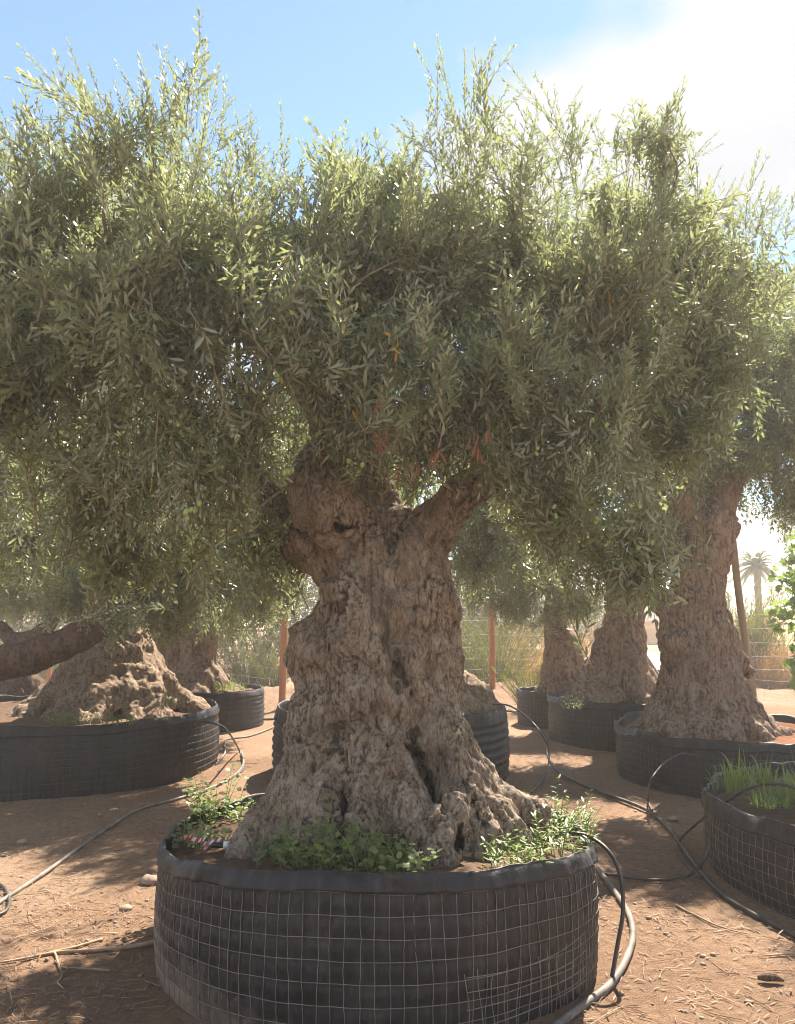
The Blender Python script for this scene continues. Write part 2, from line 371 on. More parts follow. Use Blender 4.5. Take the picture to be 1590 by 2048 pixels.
# ------------------------------------------------------------------ signed-distance trunks
def sdf_mesh(prims, carve, h, pad=0.12):
    """prims: (a,b,ra,rb,k); union with smooth blending, then surface nets"""
    lo = np.min([np.minimum(p[0] - p[2], p[1] - p[3]) for p in prims], 0) - pad
    hi = np.max([np.maximum(p[0] + p[2], p[1] + p[3]) for p in prims], 0) + pad
    n = np.ceil((hi - lo) / h).astype(int) + 1
    phi = np.full(n, 5.0, np.float32)
    ax = [lo[d] + np.arange(n[d]) * h for d in range(3)]
    def dist(p, sl):
        g = np.stack(np.meshgrid(ax[0][sl[0]], ax[1][sl[1]], ax[2][sl[2]], indexing='ij'), -1).astype(np.float32)
        a, b = p[0].astype(np.float32), p[1].astype(np.float32); ab = b - a
        t_ = np.clip(((g - a) @ ab) / max(float(ab @ ab), 1e-9), 0, 1)
        return np.linalg.norm(g - a - t_[..., None] * ab, axis=-1) - (p[2] + t_ * (p[3] - p[2]))
    def box(p, ex):
        l = np.minimum(p[0] - p[2], p[1] - p[3]) - ex; u = np.maximum(p[0] + p[2], p[1] + p[3]) + ex
        s = np.clip(np.floor((l - lo) / h).astype(int), 0, n - 1); e = np.clip(np.ceil((u - lo) / h).astype(int) + 1, 1, n)
        return tuple(slice(int(s[d]), int(e[d])) for d in range(3))
    for p in prims:
        k = p[4]; sl = box(p, k + 4 * h); d = dist(p, sl); c = phi[sl]
        q = np.clip(0.5 + 0.5 * (c - d) / k, 0, 1); phi[sl] = c * (1 - q) + d * q - k * q * (1 - q)
    for p in carve:
        k = p[4]; sl = box(p, k + 3 * h); d = -dist(p, sl); c = phi[sl]
        q = np.clip(0.5 - 0.5 * (c - d) / k, 0, 1); phi[sl] = c * (1 - q) + d * q + k * q * (1 - q)
    ins = phi < 0
    c8 = [(a, b, c) for a in (0, 1) for b in (0, 1) for c in (0, 1)]
    def corner(A, o): return A[o[0]:n[0] - 1 + o[0], o[1]:n[1] - 1 + o[1], o[2]:n[2] - 1 + o[2]]
    s = sum(corner(ins, o).astype(np.int8) for o in c8); act = (s > 0) & (s < 8)
    idx = np.argwhere(act); vid = np.full(act.shape, -1, np.int64); vid[act] = np.arange(len(idx))
    acc = np.zeros((len(idx), 3)); cnt = np.zeros(len(idx))
    for o in c8:
        for d in range(3):
            if o[d] == 1: continue
            o2 = list(o); o2[d] = 1
            v0 = phi[idx[:, 0] + o[0], idx[:, 1] + o[1], idx[:, 2] + o[2]]; v1 = phi[idx[:, 0] + o2[0], idx[:, 1] + o2[1], idx[:, 2] + o2[2]]
            m_ = (v0 < 0) != (v1 < 0); t_ = np.where(m_, v0 / np.where(m_, v0 - v1, 1), 0)
            P = np.array(o, float)[None].repeat(len(idx), 0); P[:, d] = t_
            acc += P * m_[:, None]; cnt += m_
    V = lo + (idx + acc / cnt[:, None]) * h
    Fs = []
    for d in range(3):
        a, b = (d + 1) % 3, (d + 2) % 3
        sl0 = [slice(None)] * 3; sl1 = [slice(None)] * 3; sl0[d] = slice(0, -1); sl1[d] = slice(1, None)
        ch = ins[tuple(sl0)] != ins[tuple(sl1)]; e = np.argwhere(ch)
        e = e[(e[:, a] > 0) & (e[:, b] > 0) & (e[:, a] < n[a] - 1) & (e[:, b] < n[b] - 1)]
        q = []
        for (da, db) in ((1, 1), (0, 1), (0, 0), (1, 0)):
            c = e.copy(); c[:, a] -= da; c[:, b] -= db; q.append(vid[c[:, 0], c[:, 1], c[:, 2]])
        q = np.stack(q, 1); fl = ins[e[:, 0], e[:, 1], e[:, 2]]
        q[~fl] = q[~fl][:, ::-1]; Fs.append(q)
    F = np.concatenate(Fs); F = F[(F >= 0).all(1)]
    return V, F
def subdiv(V, F):
    nv = len(V); E = np.stack([F, np.roll(F, -1, 1)], -1); Es = np.sort(E, -1).reshape(-1, 2)
    key = Es[:, 0].astype(np.int64) * nv + Es[:, 1]; uq, inv = np.unique(key, return_inverse=True)
    mid = (V[uq // nv] + V[uq % nv]) * .5; cen = V[F].mean(1); e = inv.reshape(-1, 4) + nv; c = np.arange(len(F)) + nv + len(uq)
    V2 = np.concatenate([V, mid, cen]); F2 = np.concatenate([np.stack([F[:, k], e[:, k], c, e[:, (k + 3) % 4]], 1) for k in range(4)])
    return smooth(V2, F2, 1, .5), F2
def vnormals(V, F):
    nf = np.cross(V[F[:, 2]] - V[F[:, 0]], V[F[:, 3]] - V[F[:, 1]]); n = np.zeros_like(V)
    for c in range(4): np.add.at(n, F[:, c], nf)
    return nrm(n)
def smooth(V, F, it=1, w=0.5):
    for _ in range(it):
        s = np.zeros_like(V); c = np.zeros(len(V))
        for a in range(4):
            for b in ((a + 1) % 4, (a + 3) % 4): np.add.at(s, F[:, a], V[F[:, b]]); np.add.at(c, F[:, a], 1)
        V = V * (1 - w) + w * s / np.maximum(c, 1)[:, None]
    return V
def strand(pts, k=0.05, n=5):
    """pts rows (x,y,z,r) -> smooth chain of round cones"""
    C = catmull(np.asarray(pts, float), n); return [(C[i, :3], C[i + 1, :3], max(C[i, 3], .008), max(C[i + 1, 3], .008), k) for i in range(len(C) - 1)]
def ball(p, r, k=0.05): p = np.asarray(p, float); return [(p, p + np.array([0, 0, 1e-3]), r, r, k)]
def bark_displace(V, F, lump=0.02, plate=0.007, cell=0.030, stretch=0.55, seed=0.0, groove=0.0, gfreq=16.0, twist=None, fold=0.0):
    n = vnormals(V, F)
    if fold:
        V = V + n * (fold * (ridged((V + .06 * np.stack([perlin(V * 2.3 + 5), perlin(V * 2.3 + 15), perlin(V * 2.3 + 25)], 1)) * 5.2 * np.array([1, 1, .6]) + 3, 3) / 1.75 - .55))[:, None]; n = vnormals(V, F)
    V = V + n * (lump * fbm(V * 6.5 + seed, 4, .55))[:, None]
    n = vnormals(V, F)
    S = V * np.array([1, 1, stretch]); Wp = S + 0.018 * np.stack([perlin(V * 17 + 3 + seed), perlin(V * 17 + 9), perlin(V * 17 + 27)], 1)
    Wp = Wp + 0.03 * np.stack([perlin(V * 6 + 13 + seed), perlin(V * 6 + 29), perlin(V * 6 + 7)], 1)
    d1, d2 = voronoi(Wp / cell); e = np.clip((d2 - d1) / 0.34, 0, 1)
    rd_ = ridged(Wp * 24 + seed, 3) / 1.75
    amp = np.clip(0.55 + 0.9 * perlin(V * 5 + 51 + seed), 0.05, 1.3)
    V = V + n * (plate * amp * (e ** 0.7 - 0.6) + plate * 0.9 * (rd_ - .5))[:, None]
    crack = np.clip(1 - e * 2.4, 0, 1) * 0.95 * np.clip(amp * 1.4, .35, 1) + np.clip(.30 - rd_, 0, .5) * 1.3; crack = np.clip(crack, 0, .95)
    if groove:
        Q = V + .05 * np.stack([perlin(V * 3.1 + 71), perlin(V * 3.1 + 77), 0 * V[:, 0]], 1)
        if twist is not None:
            a_ = twist[2] * V[:, 2]; xx_, yy_ = Q[:, 0] - twist[0], Q[:, 1] - twist[1]; Q = np.stack([xx_ * np.cos(a_) - yy_ * np.sin(a_), xx_ * np.sin(a_) + yy_ * np.cos(a_), Q[:, 2]], 1)
        gr = ridged(Q * np.array([gfreq, gfreq, gfreq * 0.11]) + seed, 3) / 1.75
        V = V + n * (groove * (gr - .4))[:, None]; crack = np.maximum(crack, np.clip(0.12 - gr, 0, 0.5) * 1.2)
    return V, crack

# ------------------------------------------------------------------ foliage sprays
def leaf_fan(base, d, up, L, w, simple, curl=0.12):
    """one lanceolate leaf: returns verts, tris"""
    d = nrm(d); s = nrm(np.cross(d, up)); u = np.cross(s, d)
    if simple:
        V = [base, base + d * L * .5 + s * w * .5 + u * curl * L * .25, base + d * L, base + d * L * .5 - s * w * .5 + u * curl * L * .25]
        return np.array(V), np.array([[0, 1, 2], [0, 2, 3]])
    V = [base, base + d * L * .30 + s * w * .42 + u * curl * L * .3, base + d * L * .68 + s * w * .46 + u * curl * L * .3, base + d * L,
         base + d * L * .68 - s * w * .46 + u * curl * L * .3, base + d * L * .30 - s * w * .42 + u * curl * L * .3]
    return np.array(V), np.array([[0, 1, 5], [1, 2, 4], [1, 4, 5], [2, 3, 4]])
def twig_leaves(C, r, leafL, leafW, gap, simple, LV, LF, LA, spread=0.75, start=0.1, keep=1.0):
    seg = np.linalg.norm(np.diff(C, axis=0), axis=1); s = np.concatenate([[0], np.cumsum(seg)]); tot = s[-1]
    q = tot * start; k = 0; rot = r.random() * 6
    while q < tot:
        p = np.array([np.interp(q, s, C[:, d]) for d in range(3)])
        i = min(max(np.searchsorted(s, q) - 1, 0), len(C) - 2); T = nrm(C[i + 1] - C[i])
        a = nrm(np.cross(T, [0.3, 0.9, 0.1] if abs(T[2]) > .8 else [0, 0, 1.0])); b = np.cross(T, a)
        f = 1 - 0.45 * (q / tot) ** 3
        for sgn in (1, -1):
            if r.random() > keep: continue
            an = rot + r.normal() * .25; side = (a * math.cos(an) + b * math.sin(an)) * sgn
            d = T * (1.0 - 0.35 * spread + r.normal() * .15) + side * spread * (0.8 + r.random() * .5)
            LL = leafL * f * (0.75 + 0.5 * r.random())
            V, Fc = leaf_fan(p, d, T - side * .3 + r.normal(size=3) * .35, LL, leafW * (0.8 + 0.4 * r.random()), simple, r.normal() * .14 - .03)
            LF.append(Fc + sum_n(LV)); LV.append(V); LA.append(np.full(len(V), r.random()))
        rot += math.pi / 2 + r.normal() * .2; q += gap * (0.8 + .4 * r.random()); k += 1
    d = nrm(C[-1] - C[-2]); V, Fc = leaf_fan(C[-1], d, np.array([.3, .4, .8]), leafL * .6, leafW * .8, simple)
    LF.append(Fc + sum_n(LV)); LV.append(V); LA.append(np.full(len(V), r.random()))
_cnt = {}
def sum_n(LV):
    key = id(LV); n, tot = _cnt.get(key, (0, 0))
    if n > len(LV): n = tot = 0
    for v in LV[n:]: tot += len(v)
    _cnt[key] = (len(LV), tot); return tot
_keep = []
def make_spray(seed, L=0.36, bend=0.10, side=3, leafL=0.057, leafW=0.0110, gap=0.0225, simple=False, spread=0.75, keep=1.0):
    """spray along +Z, bending towards -X"""
    r = np.random.default_rng(seed); LV, LF, LA = [], [], []; _keep.append(LV); TV = MB()
    t = np.linspace(0, 1, 5); ph = r.random() * 6
    C = np.stack([-bend * t ** 2 + .012 * np.sin(t * 5 + ph), .02 * np.sin(t * 4 + ph), L * t * (1 - .06 * t)], 1)
    twig_leaves(C, r, leafL, leafW, gap, simple, LV, LF, LA, spread, 0.12, keep); TV.add(*tube(C if not simple else C[::2], np.linspace(.0028, .0010, len(C if not simple else C[::2])), 3, False))
    for k in range(side):
        q = 0.12 + 0.6 * (k + r.random() * .6) / max(side, 1); p = np.array([np.interp(q, t, C[:, d]) for d in range(3)])
        an = r.random() * 6.28; dd = nrm([math.cos(an) * .8, math.sin(an) * .8, .75]); l2 = L * (.35 + .3 * r.random()) * (1 - .3 * q)
        tt = np.linspace(0, 1, 4)[:, None]; C2 = p + dd * l2 * tt + np.array([-bend * .4, 0, l2 * .25]) * tt ** 2
        twig_leaves(C2, r, leafL * .92, leafW, gap, simple, LV, LF, LA, spread, 0.15, keep); (None if simple else TV.add(*tube(C2[[0, 1, 3]], np.linspace(.0018, .0009, 3), 3, False)))
    return (np.concatenate(LV), np.concatenate(LF), np.concatenate(LA), np.concatenate(TV.V), np.concatenate(TV.F))
def frames(D, r, up=(0, 0, 1.0), flip=None, roll=0.5):
    """rotation matrices: columns x (bend axis), y, z=D"""
    D = nrm(D); U = np.broadcast_to(np.asarray(up, float), D.shape) + r.normal(size=D.shape) * .2
    x = U - D * (U * D).sum(1, keepdims=True); x = nrm(x)
    if flip is not None: x = x * flip[:, None]
    y = np.cross(D, x); a = r.normal(size=len(D)) * roll; ca, sa = np.cos(a)[:, None], np.sin(a)[:, None]
    return np.stack([x * ca + y * sa, y * ca - x * sa, D], -1)
def stamp(protos, P, Rm, S, K, r, tint=None):
    LV, LF, LA, TV, TF = [], [], [], [], []; nl = nt = 0
    for k, pr in enumerate(protos):
        ii = np.nonzero(K == k)[0]
        if not len(ii): continue
        def xf(v): return (np.einsum('nij,vj->nvi', Rm[ii], v) * S[ii][:, None, None] + P[ii][:, None])
        v = xf(pr[0]); m_ = len(pr[0]); LV.append(v.reshape(-1, 3)); LF.append((pr[1][None] + (np.arange(len(ii)) * m_)[:, None, None] + nl).reshape(-1, 3)); nl += len(ii) * m_
        tt = (tint[ii] if tint is not None else r.random(len(ii)))
        LA.append((pr[2][None] * .6 + tt[:, None] * .4).ravel())
        v = xf(pr[3]); m_ = len(pr[3]); TV.append(v.reshape(-1, 3)); TF.append((pr[4][None] + (np.arange(len(ii)) * m_)[:, None, None] + nt).reshape(-1, 3)); nt += len(ii) * m_
    return np.concatenate(LV), np.concatenate(LF), np.concatenate(LA), np.concatenate(TV), np.concatenate(TF)
NEAR = [make_spray(100 + k, 0.30 + .02 * (k % 5), [0.03, .07, .12, .16][k % 4], [2, 3, 3, 4][k % 4]) for k in range(14)]
SHOOTS = [make_spray(200 + k, 0.50 + .06 * k, [.03, .12, .06, .18, .09, .15][k], 2, .058, .0120, .028, spread=0.46, keep=.92) for k in range(6)]
DROOP = [make_spray(300 + k, 0.52 + .05 * k, .10, 1, .060, .0125, .034, spread=0.8, keep=.55) for k in range(5)]
MID = [make_spray(400 + k, 0.32 + .02 * (k % 4), [.04, .10, .16][k % 3], 3, .062, .0155, .027, True) for k in range(10)]
FAR = [make_spray(500 + k, 0.36, [.04, .12][k % 2], 3, .075, .022, .036, True) for k in range(6)]

def sample_lobes(lobes, n, r, inner=0.45, per=4):
    """branch tips in ellipsoid lobes (centre, radii, weight), biased to the shell; every tip carries a small fan of sprays"""
    C = np.array([l[0] for l in lobes]); A = np.array([l[1] for l in lobes]); Wt = np.array([(l[2] if len(l) > 2 else 1.0) for l in lobes])
    nb = max(n // per, 4)
    w = Wt * (A[:, 0] * A[:, 1] * A[:, 2]) ** .85; w = w / w.sum(); k = r.choice(len(lobes), nb, p=w)
    d = nrm(r.normal(size=(nb, 3))); q = inner + (1 - inner) * r.random(nb) ** 0.7
    q = q * (0.88 + 0.34 * fbm(d * 2.2 + k[:, None] * 7.7, 3))
    P = C[k] + d * A[k] * q[:, None]; Nn = nrm(d / A[k] + r.normal(size=d.shape) * .35)
    best = np.full(nb, 9.0)
    for c, a in zip(C, A): best = np.minimum(best, np.linalg.norm((P - c) / a, axis=1))
    keep = (best > 0.42) | (r.random(nb) < 0.35); P, Nn, k = P[keep], Nn[keep], k[keep]; nb = len(P)
    m_ = r.integers(2, 2 * per - 1, nb); P = np.repeat(P, m_, 0); Nn = np.repeat(Nn, m_, 0); k = np.repeat(k, m_)
    a = r.random(len(P)); P = P - Nn * (a * .30)[:, None] + r.normal(size=P.shape) * .055; Nn = nrm(Nn + r.normal(size=P.shape) * .22)
    return P, Nn, k
def crown(parent, lobes, n, protos, r, up_w=0.5, droop=0.35, scale=(0.8, 1.25), avoid=None, leafmat='olive_leaf', hub=None, branches=60, name='crown', extra=None, tmat='twig', back=None):
    P, Nn, k = sample_lobes(lobes, n, r)
    if avoid is not None:
        m_ = avoid(P); P, Nn, k = P[m_], Nn[m_], k[m_]
    up = np.array([0, 0, 1.0]); nz = Nn[:, 2:3]
    D = Nn * .75 + up * np.where(nz > -0.15, up_w, -droop) + r.normal(size=P.shape) * .26
    D = nrm(D); flip = np.where(nz[:, 0] > .2, -1.0, 1.0)
    Rm = frames(D, r, flip=flip); S = r.uniform(*scale, len(P)); L0 = 0.22
    base = P - D * (L0 * S)[:, None]; K = r.integers(0, len(protos), len(P))
    if back is not None: K = np.where(P[:, 1] > back, len(protos) + r.integers(0, len(MID), len(P)), K); protos = protos + MID
    tint = np.clip(.5 + .5 * fbm(P * 1.6, 2) + r.normal(size=len(P)) * .2, 0, 1)
    lv, lf, la, tv, tf = stamp(protos, base, Rm, S, K, r, tint)
    if extra is not None:
        elv, elf, ela, etv, etf = extra
        lf = np.concatenate([lf, elf + len(lv)]); lv = np.concatenate([lv, elv]); la = np.concatenate([la, ela])
        tf = np.concatenate([tf, etf + len(tv)]); tv = np.concatenate([tv, etv])
    if hub is not None and branches:
        mb = MB(); mb.add(tv, tf)
        for ii in r.choice(len(base), min(branches, len(base)), replace=False):
            b = base[ii]; c = lobes[k[ii]][0]; h0 = hub[np.argmin(np.linalg.norm(np.asarray(hub, float) - b, axis=1))]
            h0 = np.asarray(h0, float); L_ = np.linalg.norm(b - h0)
            C = catmull([h0, h0 * .65 + b * .35 + r.normal(size=3) * .07 * L_, h0 * .3 + b * .7 + r.normal(size=3) * .06 * L_, b], 3)
            mb.add(*tube(C, np.linspace(.006 + .008 * min(L_, 1.0), .003, len(C)), 5, False))
        tv, tf = np.concatenate(mb.V), np.concatenate(mb.F)
    loc = np.array(parent.location)
    cr_ = link(name, mesh_np(name, lv - loc, lf, False, {'rnd': la}), M[leafmat], parent); cr_['kind'] = 'stuff'
    tw = link('twigs', mesh_np('twigs', tv - loc, tf, True), M[tmat], cr_); tw['kind'] = 'stuff'
    return lv
def trunk_obj(parent, V, F, crack, m, name='trunk'):
    loc = np.array(parent.location); return link(name, mesh_np(name, V - loc, F, True, {'crack': crack}), m, parent)
def limb_obj(parent, pts, m, name='limb', seed=0):
    C = catmull(np.asarray(pts, float), 7); V, F_ = tube(C[:, :3], C[:, 3], 14)
    V = V + 0.22 * np.concatenate([np.repeat(C[:, 3], 14), C[[0, -1], 3]])[:, None] * np.stack([perlin(V * 6 + seed), perlin(V * 6 + 40 + seed), perlin(V * 6 + 80)], 1)
    loc = np.array(parent.location)
    return link(name, mesh_np(name, V - loc, F_, True, {'crack': np.clip(perlin(V * 30) * .6, 0, 1)}), m, parent)

# ------------------------------------------------------------------ fabric pots wrapped in wire mesh
def build_pot(key, label, hfun, mesh_c=0.049, mesh_r=0.058, wires=True, wire_r=0.00145, bulge=0.006, rib=0.0, band=0.085, sub=3, soil=None, soil_mat='soil', mud=False, flap=0.02, wob=0.012, top_wire=None, flare=0.0):
    cx, cy, Rp = POTS[key]; r = np.random.default_rng(abs(hash(key)) % 1000 if False else sum(map(ord, key)))
    root = thing('tree_pot', label, 'pot', (cx, cy, 0), 'black fabric tree pots in wire mesh')
    nc = int(2 * math.pi * Rp / mesh_c); nt = nc * sub; th = np.arange(nt) * 2 * math.pi / nt
    ct, sn = np.cos(th), np.sin(th); hT = np.array([hfun(a) for a in th])
    hT = hT + wob * fbm(np.stack([ct * 2.2, sn * 2.2, np.full(nt, Rp * 3)], 1), 3)
    nr = max(int(round((hT.mean() - band) / mesh_r)), 3); nz = nr * 4
    V = []
    shape = 1 + 0.018 * fbm(np.stack([ct, sn, np.full(nt, 7 + Rp)], 1) * 1.2, 2)
    def rad(u, z):   # u 0..1 up the mesh part
        return Rp * shape * (1.0 + flare * (u - .5) + 0.012 * math.sin(math.pi * min(u, 1)))
    zt = hT - band
    rows = []
    for a in range(nz + 1):
        u = a / nz; z = zt * u; rr = rad(u, z)
        cellv = abs(math.sin(math.pi * u * nr)); cellh = np.abs(np.sin(th * nc / 2))
        rr = rr + bulge * (cellv * cellh) ** .7 + rib * cellv + 0.004 * fbm(np.stack([ct * Rp * 9, sn * Rp * 9, z * 9], 1), 2)
        rows.append(np.stack([rr * ct, rr * sn, z if a else z - 0.03], 1))
    r1 = rad(1, 0)
    wr = 0.006 * fbm(np.stack([ct * 9, sn * 9, np.full(nt, 3.)], 1), 3); wr2 = flap * fbm(np.stack([ct * 3.5, sn * 3.5, np.full(nt, 13.)], 1), 3)
    wk = .010 * ridged(np.stack([ct * Rp * 7, sn * Rp * 7, np.full(nt, 5.)], 1), 2)
    prof = [(0.013, .08), (0.010, .22), (0.006, .45), (0.009, .68), (0.005, .86), (0.001, .97), (-0.006, 1.0), (-0.012, .96), (-0.013, .7), (-0.016, .1), (-0.04, -.8)]
    for k, (o_, f) in enumerate(prof):
        rr = r1 + o_ + wr * (1 if f > .2 else .3) + wr2 * max(f, 0) * .8 + (wk * math.sin(f * 3.0 + 1.0) if 0 < f < 1 else 0)
        rows.append(np.stack([rr * ct, rr * sn, zt + band * f + wr2 * max(f, 0) * .4], 1))
    V = np.concatenate(rows); ni = len(rows)
    i = np.arange(ni - 1)[:, None] * nt; j = np.arange(nt)[None]; k = (j + 1) % nt
    F_ = np.stack([i + j, i + k, i + nt + k, i + nt + j], -1).reshape(-1, 4); split = nz * nt
    fm = M['fabric_mud'] if mud else M['fabric']
    link('fabric_wall', mesh_np('fabric_wall', V[:(nz + 1) * nt], F_[:split]), fm, root)
    link('folded_rim', mesh_np('folded_rim', V[nz * nt:], F_[split:] - nz * nt), M['fabric'], root)
    if wires:
        mb = MB()
        for c in range(nc):
            if wires == 'h': break
            t_ = c * sub
            ws_, wd_ = (2, 4) if key in ('main', 'right_near') else (4, 3); P = np.array([rows[a][t_] for a in range(0, nz + 1, ws_)]); out = np.array([ct[t_], sn[t_], 0])
            P = P + out * (wire_r + .0035); P[:, 2] = np.maximum(P[:, 2], 0.0)
            P[-1, 2] += 0.012 * r.random(); tg = np.array([-sn[t_], ct[t_], 0])
            P = P + tg * (0.005 * np.cumsum(r.normal(size=len(P)) * .35))[:, None]
            mb.add(*tube(P, wire_r, wd_, False))
        for a in range(0 if not rib else 0, nr + 1):
            P = rows[a * 4] + np.stack([ct, sn, 0 * ct], 1) * (wire_r * 2 + .0045); P = P[::max(1, sub // 2)].copy()
            P[:, 2] = np.maximum(P[:, 2], 0.004) + 0.0035 * fbm(np.stack([P[:, 0] * 3, P[:, 1] * 3, np.full(len(P), a * 3.3)], 1), 2)
            P = np.vstack([P, P[:1]]); mb.add(*tube(P, wire_r, 4 if key in ('main', 'right_near') else 3, False))
        w = link('wire_mesh', mb.mesh('wire_mesh'), M['wire'] if key in ('main', 'right_near') else M['wire_dark'], root); w['kind'] = 'stuff'
    if soil is not None:
        na, nb = 48, 14; rr = np.linspace(0, 1, nb)[:, None]; aa = np.arange(na)[None] * 2 * math.pi / na
        ri = (Rp - .035); xx = rr * ri * np.cos(aa); yy = rr * ri * np.sin(aa)
        hz = np.array([hfun(a) for a in aa[0]])[None] - band * .75
        zz = hz * rr + (1 - rr) * hz.mean() + np.vectorize(soil)(rr + 0 * aa, aa + 0 * rr)
        P = np.stack([xx, yy, zz], -1).reshape(-1, 3); P[:, 2] += .02 * fbm(P * 7 + Rp, 3)
        i = np.arange(nb - 1)[:, None] * na; j = np.arange(na)[None]; k = (j + 1) % na
        Fq = np.stack([i + j, i + na + j, i + na + k, i + k], -1).reshape(-1, 4)
        link('soil', mesh_np('soil', P, Fq), M[soil_mat], root)
    return root, rows, nt, sub
h_main = lambda a: 0.470 + 0.105 * max(0.0, -math.sin(a)) ** 1.5 + 0.0 * a
pot_main, rows_main, nt_main, _ = build_pot('main', 'large black fabric pot in rusty square wire mesh holding the big central olive tree', h_main, sub=4, soil=lambda q, a: 0.05 * (1 - q), mud=True, bulge=.009, band=.068, wob=.018, flap=.028)
# extra patch of wire tied on the front right of the pot
mb = MB(); cx, cy, Rp = POTS['main']
a0, a1, z0, z1 = R(-71), R(-35), 0.02, 0.235
for k, a in enumerate(np.linspace(a0, a1, 13)):
    P = [[(Rp + .028) * math.cos(a + .01 * math.sin(u * 4 + k)), (Rp + .028) * math.sin(a + .01 * math.sin(u * 4 + k)), z0 + (z1 - z0 + .012 * math.sin(k * 2.1)) * u] for u in np.linspace(0, 1, 6)]
    mb.add(*tube(P, .0016, 4, False))
for k, z in enumerate(np.linspace(z0 + .03, z1 - .012, 4)):
    P = [[(Rp + .031) * math.cos(a), (Rp + .031) * math.sin(a), z + .012 * math.sin(a * 5 + k) + .02 * (a - a0)] for a in np.linspace(a0, a1, 22)]
    mb.add(*tube(P, .0016, 4, False))
w = link('wire_patch', mb.mesh('wire_patch'), M['wire'], pot_main)
build_pot('left', 'very wide black fabric pot in wire mesh holding the mounded root at left', lambda a: 0.57, wire_r=.0016, sub=2, soil=lambda q, a: .10 * (1 - q), flap=.05, wob=.02)
build_pot('left_back', 'small ribbed black pot behind the wide left pot with grass tuft', lambda a: 0.50, sub=2, rib=.016, wires='h', soil=lambda q, a: .05 * (1 - q))
build_pot('behind', 'ribbed black pot half hidden behind the central trunk', lambda a: 0.63, sub=2, mesh_r=.075, rib=.022, bulge=.003, wires='h', soil=lambda q, a: .05 * (1 - q), band=.13)
build_pot('right_far', 'small black mesh pot under the farthest right olive tree', lambda a: 0.47, sub=2, soil=lambda q, a: .03 * (1 - q), flap=.03)
build_pot('right_mid', 'black mesh pot of the straight-trunked olive between two others', lambda a: 0.52, sub=2, soil=lambda q, a: .04 * (1 - q), flap=.05, wob=.02)
build_pot('right', 'low black mesh pot under the thick right olive trunk with red soil', lambda a: 0.47, sub=2, soil=lambda q, a: .05 * (1 - q), soil_mat='red_soil', flap=.06, wob=.03)
build_pot('right_near', 'near black mesh pot cut by the right edge with long grass', lambda a: 0.46 - .05 * math.cos(a - 2.6), sub=3, soil=lambda q, a: .06 * (1 - q), flap=.05, wob=.03, band=.10)
build_pot('left_far', 'small dark pot far left beneath the small forked olive tree', lambda a: 0.40, sub=2, wires=False, soil=lambda q, a: .03 * (1 - q))

# ------------------------------------------------------------------ main olive tree
TY = 3.80
def A4(px, py, dy, r): p = at(px, py, TY + dy); return (p[0], p[1], p[2], r)
tree = thing('olive_tree', 'ancient gnarled olive tree with burled trunk in the central pot', 'tree', (-.09, 3.85, .40), 'potted old olive trees')
pr = []
# core
pr += strand([A4(765, 1790, .08, .30), A4(762, 1600, .08, .30), A4(758, 1480, .08, .28), A4(754, 1330, .06, .25), A4(768, 1220, .06, .21), A4(788, 1120, .05, .17), A4(800, 1075, .04, .14)], .06)
# left side bulges
pr += strand([A4(650, 1440, -.02, .11), A4(645, 1360, -.05, .11), A4(638, 1295, -.05, .115), A4(668, 1235, -.06, .085), A4(704, 1180, -.08, .07), A4(715, 1110, -.05, .075)], .03)
pr += strand([A4(705, 1420, -.20, .075), A4(690, 1340, -.22, .075), A4(700, 1270, -.24, .085), A4(705, 1185, -.20, .085), A4(740, 1110, -.14, .085), A4(735, 1050, -.08, .09)], .022)
# front strands
pr += strand([A4(760, 1440, -.24, .08), A4(755, 1350, -.25, .08), A4(775, 1270, -.25, .075), A4(790, 1180, -.21, .075), A4(830, 1090, -.14, .08)], .02)
pr += strand([A4(815, 1430, -.22, .07), A4(820, 1340, -.24, .07), A4(812, 1270, -.22, .07), A4(845, 1190, -.18, .085), A4(845, 1110, -.12, .085)], .02)
pr += strand([A4(865, 1420, -.14, .095), A4(868, 1330, -.14, .09), A4(858, 1260, -.13, .085), A4(860, 1185, -.10, .08), A4(848, 1110, -.06, .075)], .022)
pr += strand([A4(872, 1400, .02, .10), A4(872, 1280, .02, .095), A4(862, 1190, .0, .085), A4(848, 1110, 0, .08)], .04)
# roots, left / centre / right buttresses
pr += strand([A4(640, 1400, -.08, .12), A4(630, 1480, -.13, .115), A4(605, 1560, -.20, .115), A4(565, 1640, -.27, .11), A4(500, 1720, -.32, .10)], .03)
pr += strand([A4(668, 1470, -.18, .085), A4(662, 1560, -.26, .08), A4(648, 1640, -.34, .085), A4(610, 1725, -.42, .085)], .022)
pr += strand([A4(738, 1430, -.22, .09), A4(737, 1510, -.28, .095), A4(728, 1590, -.35, .085), A4(718, 1660, -.42, .095), A4(716, 1735, -.46, .09)], .02)
pr += strand([A4(772, 1480, -.26, .085), A4(788, 1560, -.34, .095), A4(815, 1630, -.42, .10), A4(852, 1720, -.48, .10)], .022)
pr += strand([A4(868, 1420, -.16, .09), A4(884, 1490, -.24, .08), A4(905, 1560, -.28, .085), A4(930, 1640, -.36, .095), A4(950, 1730, -.42, .095)], .02)
pr += strand([A4(890, 1470, -.05, .11), A4(925, 1550, -.08, .105), A4(970, 1620, -.14, .105), A4(1025, 1710, -.22, .09)], .03)
pr += strand([A4(880, 1500, .12, .13), A4(950, 1590, .12, .12), A4(1040, 1665, .05, .11)], .05)
pr += strand([A4(640, 1540, .10, .14), A4(570, 1670, .05, .13)], .05)
pr += strand([A4(905, 1620, -.50, .06), A4(880, 1690, -.56, .08), A4(865, 1745, -.58, .08)], .025)
